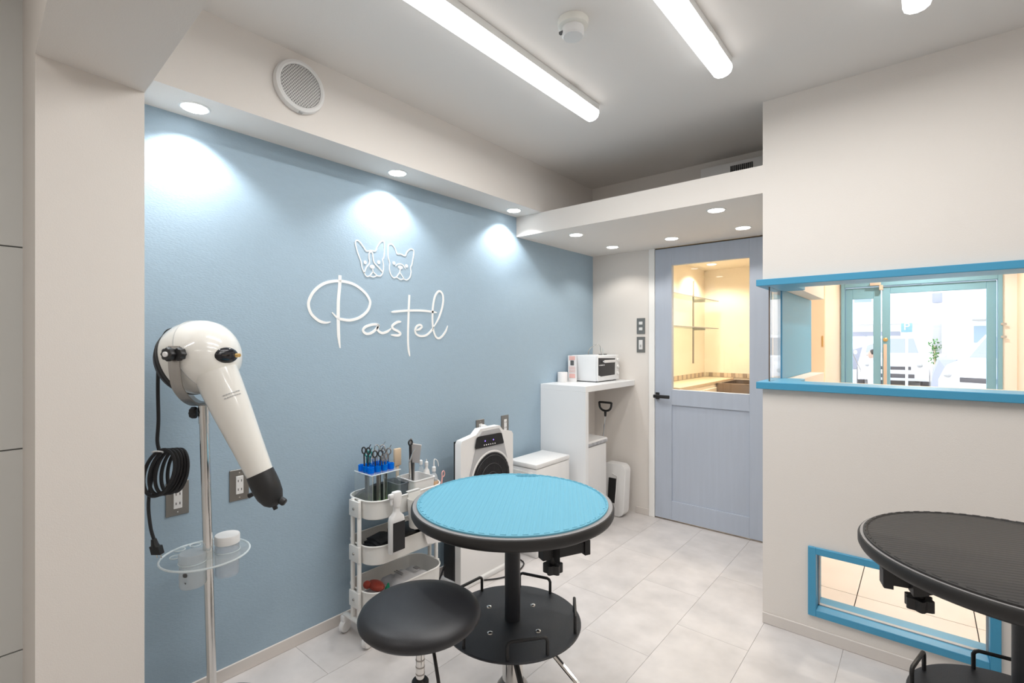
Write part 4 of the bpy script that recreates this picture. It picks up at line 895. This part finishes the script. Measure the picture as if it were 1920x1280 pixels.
MB(sl).strap([(-1.918, 1.532, .715), (-1.925, 1.55, .80)], Vector((.02, .048, -.012)), .004).build('pin_plate', 'grille_grey', sl)
cm = thing('metal_comb', 'thin steel comb standing upright behind the clippers', 'comb', (-1.94, 1.525, ZT+.02)); m = MB(cm); m.strap([(-1.94, 1.52, ZT+.03), (-1.945, 1.535, .83)], Vector((0, .010, 0)), .003); m.build('spine', 'steel', cm)
m = MB(cm)
for k in range(14): m.box(-1.9445, -1.9425, 1.532+k*.0002, 1.552, .70+k*.008, .7025+k*.008)
m.build('teeth', 'steel', cm)
wb = thing('wooden_brush', 'pale wooden block brush behind the scissor stand', 'brush', (-1.975, 1.485, ZT)); MB(wb).box(-1.99, -1.975, 1.46, 1.50, .70, .785, .004).build('block', 'wood_pale', wb); MB(wb).box(-1.987, -1.978, 1.472, 1.488, ZT+.002, .70, .003).build('handle', 'wood_pale', wb)
def bottle(name, label, x, y, z0, r, h_, mt, cap, capm):
    t = thing(name, label, 'bottle', (x, y, z0))
    MB(t).lathe([(r*.9, z0), (r, z0+.004), (r, z0+h_*.72), (r*.75, z0+h_*.84), (r*.42, z0+h_*.9), (r*.42, z0+h_)], (x, y, 0), (0, 0, 1), 24).build('bottle_body', mt, t)
    MB(t).lathe([(r*.5, z0+h_-.004), (r*.5, z0+h_+.016), (r*.18, z0+h_+.02), (r*.12, z0+h_+cap)], (x, y, 0), (0, 0, 1), 16).build('cap', capm, t); return t
b1b = bottle('dropper_bottle', 'translucent white dropper bottle with an amber base on the trolley', -1.855, 1.605, ZT, .019, .135, 'frosted', .05, 'white_plastic')
MB(b1b).lathe([(.0185, ZT+.035), (.0195, ZT+.036), (.0195, ZT+.085), (.0185, ZT+.086)], (-1.855, 1.605, 0), (0, 0, 1), 20, False, False).build('label_band', mat('amber', (.75, .5, .3), .5), b1b)
MB(b1b).tube(spline([(-1.855, 1.605, ZT+.17), (-1.856, 1.61, ZT+.19), (-1.853, 1.628, ZT+.175), (-1.852, 1.632, ZT+.15)], 4), .002, 6).build('cap_strap', 'white_plastic', b1b)
bottle('squeeze_bottle', 'white squeeze bottle beside the dropper bottle on the trolley', -1.915, 1.608, ZT, .018, .15, 'white_plastic', .03, 'white_plastic')
bottle('lotion_bottle', 'short white lotion bottle behind the dropper bottle', -1.96, 1.61, ZT, .016, .15, 'frosted', .02, 'white_plastic')
pk = thing('pink_clip', 'pink hair clip at the far end of the trolley top tier', 'clip', (-1.83, 1.632, .60)); MB(pk).tube([Vector((-1.822, 1.637, .655))+Vector((0, .009*math.cos(a), .014*math.sin(a))) for a in [2*math.pi*i/14 for i in range(14)]], .003, 6, True).tube([(-1.826, 1.622, .56), (-1.823, 1.632, .645)], .004, 6).build('clip_body', 'pink_plastic', pk)
# hanging cup and spray bottle on the front
hc = thing('hanging_cup', 'white plastic cup hooked on the front of the trolley', 'cup', (-1.755, 1.43, .50)); 
def ring_(z, w, d, r): return [(x, y, z) for x, y in rrect(-1.796, -1.796+d, 1.385-w/2+.05, 1.385+w/2+.05, r, 6)]
MB(hc).loft([ring_(.47, .085, .065, .03), ring_(.475, .092, .072, .033), ring_(.60, .115, .085, .036), ring_(.603, .115, .085, .036), ring_(.60, .111, .081, .034), ring_(.478, .086, .066, .03)]).build('cup_body', 'white_metal', hc)
MB(hc).box(-1.80, -1.792, 1.40, 1.47, .575, .626, .002, 1).box(-1.812, -1.792, 1.40, 1.47, .621, .626, .001, 1).build('hook', 'white_metal', hc)
sb = thing('spray_bottle', 'white flat spray bottle with a black label hanging on the trolley', 'bottle', (-1.765, 1.33, .385))
def sring(z, hw, dp): return [(x, y, z) for x, y in rrect(-1.768-dp, -1.768+dp, 1.315-hw, 1.315+hw, min(dp, hw)*.8, 4)]
MB(sb).loft([sring(.388, .036, .017), sring(.392, .038, .019), sring(.53, .038, .019), sring(.545, .034, .018), sring(.56, .018, .013), sring(.572, .013, .012), sring(.59, .013, .012)]).build('bottle_body', 'white_plastic', sb)
MB(sb).box(-1.7495, -1.7475, 1.315-.031, 1.315+.031, .40, .525, .0005, 1).build('label', 'black_matte', sb)
MB(sb).loft([sring(.588, .017, .015), sring(.61, .019, .016), sring(.64, .024, .017), sring(.652, .020, .014)]).box(-1.778, -1.758, 1.275, 1.30, .628, .648, .005).tube([(-1.768, 1.295, .635), (-1.768, 1.288, .615), (-1.768, 1.29, .60)], .006, 8).build('trigger_head', 'white_plastic', sb)
# --- middle tier
ZM = .42-.079
bl = thing('black_gloves', 'black folded grooming gloves at the end of the trolley middle tier', 'gloves', (-1.91, 1.28, ZM))
for k in range(5): MB(bl).strap(spline([(-1.965, 1.275+.014*k, ZM+.018+.011*k), (-1.91, 1.28+.012*k, ZM+.032+.011*k), (-1.855, 1.275+.014*k, ZM+.020+.011*k)], 5), Vector((0, .07, .01)), .011).build('fold', 'dark_cloth', bl)
bk = thing('black_case', 'black clipper case in the trolley middle tier', 'case', (-1.88, 1.47, ZM)); MB(bk).box(-1.96, -1.82, 1.40, 1.53, ZM, ZM+.085, .01).build('shell', 'black_plastic', bk); MB(bk).box(-1.965, -1.815, 1.395, 1.535, ZM+.055, ZM+.06, .002, 1).build('rim', 'black_gloss', bk); MB(bk).lathe([(.012, 0), (.01, .004)], (-1.86, 1.50, ZM+.085), (0, 0, 1), 14).build('button', 'steel', bk)
tg = thing('white_bag', 'white paper bag hanging over the trolley middle rim', 'bag', (-1.79, 1.53, .36))
MB(tg).strap(spline([(-1.825, 1.50, .425), (-1.80, 1.515, .43), (-1.785, 1.525, .41), (-1.78, 1.535, .37), (-1.778, 1.54, .355)], 4), Vector((.01, .075, -.012)), .008).build('sheet', 'paper', tg)
MB(tg).strap([(-1.786, 1.50, .418), (-1.783, 1.51, .40)], Vector((.001, .02, 0)), .010).build('print', 'print_dark', tg)
# --- bottom tier
ZL = .22-.079
def crumple(name, label, cat, c, sx_, sy_, sz_, mt, seed, rz=0):
    rng = random.Random(seed); t = thing(name, label, cat, c); m = MB(); n = 9; V = []
    for i in range(n):
        row = []
        for j in range(n):
            u_, v_ = i/(n-1)*2-1, j/(n-1)*2-1; e = max(0, 1-max(abs(u_), abs(v_))**4)
            x, y = u_*sx_, v_*sy_; row.append((x*math.cos(rz)-y*math.sin(rz), x*math.sin(rz)+y*math.cos(rz), sz_*e*(.55+.45*rng.random())+.002))
        V.append(row)
    T = [[m.v(p) for p in r] for r in V]; B = [[m.v((p[0], p[1], 0)) for p in r] for r in V]
    for i in range(n-1):
        for j in range(n-1): m.f([T[i][j], T[i+1][j], T[i+1][j+1], T[i][j+1]]); m.f([B[i][j], B[i][j+1], B[i+1][j+1], B[i+1][j]])
    for i in range(n-1):
        for a, b_ in (((i, 0), (i+1, 0)), ((i, n-1), (i+1, n-1)), ((0, i), (0, i+1)), ((n-1, i), (n-1, i+1))): m.f([T[a[0]][a[1]], T[b_[0]][b_[1]], B[b_[0]][b_[1]], B[a[0]][a[1]]])
    m.build('film', mt, t, 60); return t
crumple('clear_bag', 'clear crumpled plastic bag under the red item on the bottom tier', 'bag', (-1.91, 1.30, ZL), .075, .055, .036, 'bag_film', 3)
rd_ = thing('red_toy', 'red rubber item lying on the clear bag in the bottom tier', 'toy', (-1.92, 1.315, ZL+.034)); MB(rd_).ell((-1.92, 1.315, ZL+.052), (.030, .052, .020), (0, 0, 1), 18, 10).ell((-1.945, 1.285, ZL+.058), (.018, .02, .018), (0, 0, 1), 12, 8).build('toy_body', 'red_plastic', rd_)
gr_ = thing('green_item', 'small dark green item beside the red one on the bottom tier', 'toy', (-1.87, 1.345, ZL+.034)); MB(gr_).lathe([(.016, 0), (.012, .01), (.004, .036), (.002, .038)], (-1.87, 1.340, ZL+.032), (.1, .1, 1), 8).build('cone', 'dark_green', gr_)
wb_ = crumple('printed_bag', 'white printed plastic pack lying in the bottom tier', 'pack', (-1.905, 1.475, ZL), .085, .12, .07, 'bag_film', 5)
MB().box(-.03, .03, -.05, -.044, .070, .073).box(-.03, .02, -.038, -.034, .071, .074).box(.0, .03, .04, .06, .066, .070).build('print', 'grille_grey', wb_)
crumple('white_cloth', 'white folded cloth under the printed pack on the bottom tier', 'cloth', (-1.91, 1.47, ZL), .095, .135, .045, 'paper', 9)

# ================================================================== PANEL DRYER (against blue wall)
FX = -1.862; ya, yb_, zt = 1.795, 2.224, .795
pd = thing('panel_dryer', 'white upright fan dryer with a black control panel against the blue wall', 'pet dryer', (-1.93, 2.01, 0))
yz = lambda pts, x: [(x, y, z) for y, z in pts]
out = [(ya+.008, 0), (yb_-.008, 0), (yb_, .02), (yb_, zt-.03), (yb_-.012, zt-.012), (yb_-.09, zt+.004), (yb_-.12, zt+.035), (ya+.15, zt+.035), (ya+.115, zt+.006), (ya+.012, zt-.012), (ya, zt-.03), (ya, .02)]
MB(pd).prism(yz(out, -1.905), (.043, 0, 0)).build('front_shell', 'white_plastic', pd)
MB(pd).box(-1.922, -1.905, ya+.004, yb_-.004, .03, zt-.02, .004).build('back_panel', 'black_plastic', pd)
MB(pd).box(-2.01, -1.92, ya+.01, yb_-.02, .02, .46, .01).build('motor_box', 'black_matte', pd)
MB(pd).box(-2.02, -1.845, ya-.0, yb_+.0, 0, .025, .006).build('foot_plate', 'white_plastic', pd)
cy = 2.03; cz = .535; rf = .152
sh_ = [(ya+.16, zt+.022), (yb_-.13, zt+.022), (yb_-.105, zt-.01), (yb_-.035, .56), (yb_-.02, .36), (ya+.03, .36), (ya+.055, .56), (ya+.13, zt-.01)]
MB(pd).prism(yz(sh_, FX-.001), (.006, 0, 0)).build('shield', 'grey_silver', pd)
pnl = [onx(840+a*.125, 780+b*.125, FX+.006) for a, b in ((412, 496), (404, 470), (430, 330), (450, 308), (780, 245), (800, 256), (830, 385), (822, 404))]
cpn = MB(pd).prism(pnl, (.004, 0, 0)).build('control_panel', 'black_gloss', pd)
for a, b in ((558, 372), (682, 350)):
    c = onx(840+a*.125, 780+b*.125, FX+.010); MB(pd).lathe([(.004, 0), (.003, .0008), (.0005, .001)], c, (1, 0, 0), 10).build('led', 'led_violet', cpn)
for k in range(6):
    c = onx(840+(545+32*k)*.125, 780+(434-6*k)*.125, FX+.010); MB(pd).box(FX+.010, FX+.011, c.y-.004, c.y+.003, c.z-.003, c.z+.003).build('button', 'paper', cpn)
MB(pd).lathe([(rf, 0), (rf+.004, .008), (rf+.012, .008), (rf+.016, 0)], (FX, cy, cz), (1, 0, 0), 56, False, False).build('fan_ring', 'white_plastic', pd)
MB(pd).lathe([(rf, .0062), (.001, .0064)], (FX, cy, cz), (1, 0, 0), 48).build('fan_back', 'black_matte', pd)
gm = MB(pd)
for k in range(-12, 13):
    o__ = k*.012; hl = math.sqrt(rf**2-o__**2); gm.tube([(FX+.009, cy+o__, cz-hl), (FX+.009, cy+o__, cz+hl)], .0013, 4)
for k in range(1, 4): gm.tube([(FX+.0095, cy+rf*k/3.3*math.cos(a), cz+rf*k/3.3*math.sin(a)) for a in [2*math.pi*i/40 for i in range(40)]], .0015, 4, True)
gm.build('fan_grille', mat('grille_black', (.05, .05, .055), .35), pd)
gl_ = MB(pd); c = Vector((FX+.001, 1.985, .22))
gl_.tube([c+Vector((0, .014*math.cos(a), .014+.014*math.sin(a))) for a in [math.pi*1.6*i/14 for i in range(15)]], .0016, 5).tube([c+Vector((0, .004+.012*math.cos(a), -.016+.014*math.sin(a))) for a in [math.pi*1.7*i/14+2 for i in range(15)]], .0016, 5).build('logo_mark', 'light_grey', pd)
MB(pd).tube(spline([(-1.99, 1.80, .10), (-1.985, 1.75, .03), (-1.99, 1.70, .012), (-2.03, 1.68, .012), (-2.05, 1.72, .02)], 5), .005, 8).build('power_cord', 'black_matte', pd)
m = MB(pd); m.tube(spline([(-1.84, 1.95, .006), (-1.79, 2.02, .006), (-1.76, 2.12, .006), (-1.80, 2.25, .006), (-1.9, 2.28, .006)], 5), .004, 8); m.build('power_cord', 'black_matte', pd)

# ================================================================== slim white box, desk, oven etc.
sx = thing('slim_bin', 'slim white pull-out bin standing between panel dryer and built-in shelf', 'bin', (-1.90, 2.53, 0))
MB(sx).box(-2.008, -1.786, 2.352, 2.713, 0, .535, .006).build('body', 'white_plastic', sx)
MB(sx).box(-2.010, -1.784, 2.350, 2.715, .537, .566, .006).build('lid', 'white_plastic', sx)
MB(sx).box(-1.985, -1.815, 2.346, 2.353, .40, .515, .003).build('front_panel', 'white_metal', sx)
MB(sx).box(-1.975, -1.875, 2.3445, 2.3475, .465, .487, .001, 1).build('pull_recess', 'light_grey', sx)
MB(sx).box(-1.87, -1.83, 2.3445, 2.3475, .42, .51, .001, 1).build('latch', 'white_plastic', sx)
wsh = thing('built_in_shelf', 'white built-in waterfall shelf in the corner by the blue wall', 'shelf', (-1.88, 3.13, 0))
MB(wsh).box(WX+.001, -1.70, 2.772, YB-.001, .975, 1.015, .0015, 1).build('worktop', 'melamine', wsh)
MB(wsh).box(WX+.001, -1.70, 2.772, 2.812, 0, .975, .0015, 1).build('side_panel', 'melamine', wsh)
MB(wsh).box(WX+.001, WX+.02, 2.812, YB-.001, 0, .975).build('back_panel', 'wall_paper', wsh)
mw = thing('countertop_oven', 'small white oven with a black door window on the built-in shelf', 'oven', (-1.91, 3.27, 1.015))
ox0, ox1, oy0, oy1, oz0, oz1 = -2.03, -1.80, 3.10, 3.43, 1.021, 1.210
MB(mw).box(ox0, ox1-.012, oy0, oy1, oz0, oz1, .006).build('case', 'melamine', mw)
dr = MB(mw).box(ox1-.012, ox1, oy0+.002, oy1-.05, oz0+.002, oz1-.004, .003).build('door', 'melamine', mw)
wpts = [(oy0+.012, oz0+.045), (oy0+.05, oz0+.035), (oy0+.12, oz0+.037), (oy1-.075, oz0+.040), (oy1-.07, oz1-.025), (oy0+.012, oz1-.018)]
MB(mw).prism([(ox1, y, z) for y, z in wpts], (.002, 0, 0)).build('window', 'black_gloss', dr)
MB(mw).box(ox1+.012, ox1+.022, oy0+.07, oy1-.085, oz1-.055, oz1-.035, .004).box(ox1, ox1+.014, oy0+.075, oy0+.085, oz1-.05, oz1-.04).box(ox1, ox1+.014, oy1-.10, oy1-.09, oz1-.05, oz1-.04).build('handle', 'white_plastic', dr)
m = MB(mw)
for k, w_ in enumerate((.006, .012, .014, .010, .012)): m.box(ox1+.002, ox1+.003, oy0+.018+.017*k, oy0+.018+.017*k+w_, oz1-.075, oz1-.068)
m.build('printed_name', 'paper', dr)
MB(mw).box(ox1-.012, ox1-.002, oy1-.048, oy1, oz0, oz1, .003).build('control_strip', 'white_plastic', mw)
for z_ in (oz0+.15, oz0+.10, oz0+.05): MB(mw).lathe([(.012, 0), (.011, .010), (.001, .011)], (ox1-.002, oy1-.024, z_), (1, 0, 0), 14).build('knob', 'white_plastic', mw)
for x_ in (ox0+.02, ox1-.03):
    for y_ in (oy0+.02, oy1-.02): MB(mw).box(x_-.01, x_+.01, y_-.01, y_+.01, 1.015, 1.022).build('foot', 'black_plastic', mw)
lf_ = thing('leaflet', 'pink and white leaflet card leaning on the side of the small oven', 'leaflet', (-2.0, 3.09, 1.015))
m = MB(lf_); m.strap([(-1.985, 3.055, 1.016), (-2.008, 3.088, 1.208)], Vector((.075, .0, 0)), .002); m.build('card', 'paper', lf_)
for z0_, z1_, mt in ((.14, .30, 'print_pink'), (.62, .80, 'print_dark'), (.82, .97, 'print_pink')):
    a, b_ = Vector((-1.985, 3.052, 1.016)), Vector((-2.008, 3.085, 1.208)); MB(lf_).strap([a.lerp(b_, z0_), a.lerp(b_, z1_)], Vector((.05 if mt == 'print_pink' else .03, 0, 0)), .001).build('print', mt, lf_)
for k in range(4):
    a, b_ = Vector((-1.985, 3.052, 1.016)), Vector((-2.008, 3.085, 1.208)); MB(lf_).strap([a.lerp(b_, .36+.06*k), a.lerp(b_, .38+.06*k)], Vector((.055, 0, 0)), .001).build('text_line', 'print_pink', lf_)
tbx_ = thing('tissue_roll', 'small white paper roll beside the oven on the built-in shelf', 'paper roll', (-2.02, 2.98, 1.015))
MB(tbx_).lathe([(.012, .0), (.036, .0), (.037, .003), (.037, .069), (.036, .072), (.012, .072), (.012, .0)], (-2.025, 2.985, 1.0155), (0, 0, 1), 28, False, False).build('roll', 'paper', tbx_)
gj = thing('wire_stand', 'small clear stand with silver clips on top of the oven', 'stand', (-1.90, 3.25, 1.21))
MB(gj).tube(spline([(-1.95, 3.22, 1.212), (-1.945, 3.225, 1.25), (-1.91, 3.25, 1.285), (-1.88, 3.27, 1.28), (-1.875, 3.275, 1.24), (-1.87, 3.28, 1.214)], 4), .003, 8).build('wire', 'chrome', gj)
MB(gj).lathe([(.022, 0), (.022, .004), (.006, .006), (.005, .05), (.001, .052)], (-1.87, 3.30, 1.21), (0, 0, 1), 18).build('stem', 'acrylic', gj)
for y_ in (3.25, 3.32): MB(gj).box(-1.875, -1.85, y_-.008, y_+.012, 1.2105, 1.219, .002, 1).build('clip', 'steel', gj)
# tall bin with clear-edged lid
bn = thing('tall_bin', 'tall white bin with a grey banded lid under the built-in shelf', 'bin', (-1.88, 2.99, 0))
MB(bn).box(-2.02, -1.752, 2.83, 3.145, 0, .585, .008).build('body', 'white_plastic', bn)
MB(bn).box(-2.025, -1.745, 2.826, 3.152, .588, .612, .006).build('lid_band', mat('band_grey', (.42, .42, .44), .4, noise=.35, nscale=30), bn)
MB(bn).loft([[(-2.025, 2.826, .612), (-1.745, 2.826, .612), (-1.745, 3.152, .612), (-2.025, 3.152, .612)], [(-2.02, 2.83, .632), (-1.755, 2.83, .622), (-1.755, 3.147, .622), (-2.02, 3.147, .632)]]).build('lid', 'white_plastic', bn)
# long handled dustpan
dp = thing('long_handle_scoop', 'long handled scoop with a black loop grip behind the tall bin', 'scoop', (-1.86, 3.30, 0))
hp = ony(1135, 762, 3.34); m = MB(dp)
lpz = [hp+Vector((a*.052, 0, b*.032)) for a, b in ((-1, .75), (-.93, .97), (0, 1.0), (.93, .97), (1, .75), (.9, -.2), (.55, -.8), (0, -1), (-.55, -.8), (-.9, -.2))]
m.tube(spline(lpz, 4, True), .0085, 8, True).tube([hp-Up*.03, hp-Up*.075], [.011, .008], 10).build('loop_grip', 'black_plastic', dp)
bt = ony(1125, 905, 3.30); bt = Vector((hp.x-.09, 3.36, .13)); MB(dp).tube([hp-Up*.06, bt], .006, 8).build('shaft', 'chrome', dp)
MB(dp).loft([[(bt.x-.11, 3.22, .004), (bt.x+.02, 3.22, .004), (bt.x+.02, 3.22, .012), (bt.x-.11, 3.22, .012)], [(bt.x-.10, 3.40, .004), (bt.x+.02, 3.40, .004), (bt.x+.02, 3.40, .13), (bt.x-.10, 3.40, .13)]]).build('scoop_pan', 'black_plastic', dp)
# white tray leaning against the wall
wt = thing('white_tray', 'white rounded plastic tray standing on edge beside the tall bin', 'tray', (-1.74, 3.36, 0))
def tl_(y, g): return [(x, y+ (z*.10), z) for x, z in rrect(-1.90+g, -1.70-g, .003+g, .385-g, .05, 6)]
MB(wt).loft([tl_(3.30, .006), tl_(3.305, 0), tl_(3.385, 0.0), tl_(3.392, .006), tl_(3.39, .02), tl_(3.32, .026)]).build('shell', 'white_plastic', wt)
MB(wt).strap([(-1.80, 3.302, .10), (-1.80, 3.322, .28)], Vector((.06, 0, 0)), .006).build('dark_inset', 'black_plastic', wt)
MB(wt).tube([(-1.765, 3.296, .10), (-1.755, 3.316, .30), (-1.80, 3.32, .315)], .004, 6).build('handle', 'white_plastic', wt)
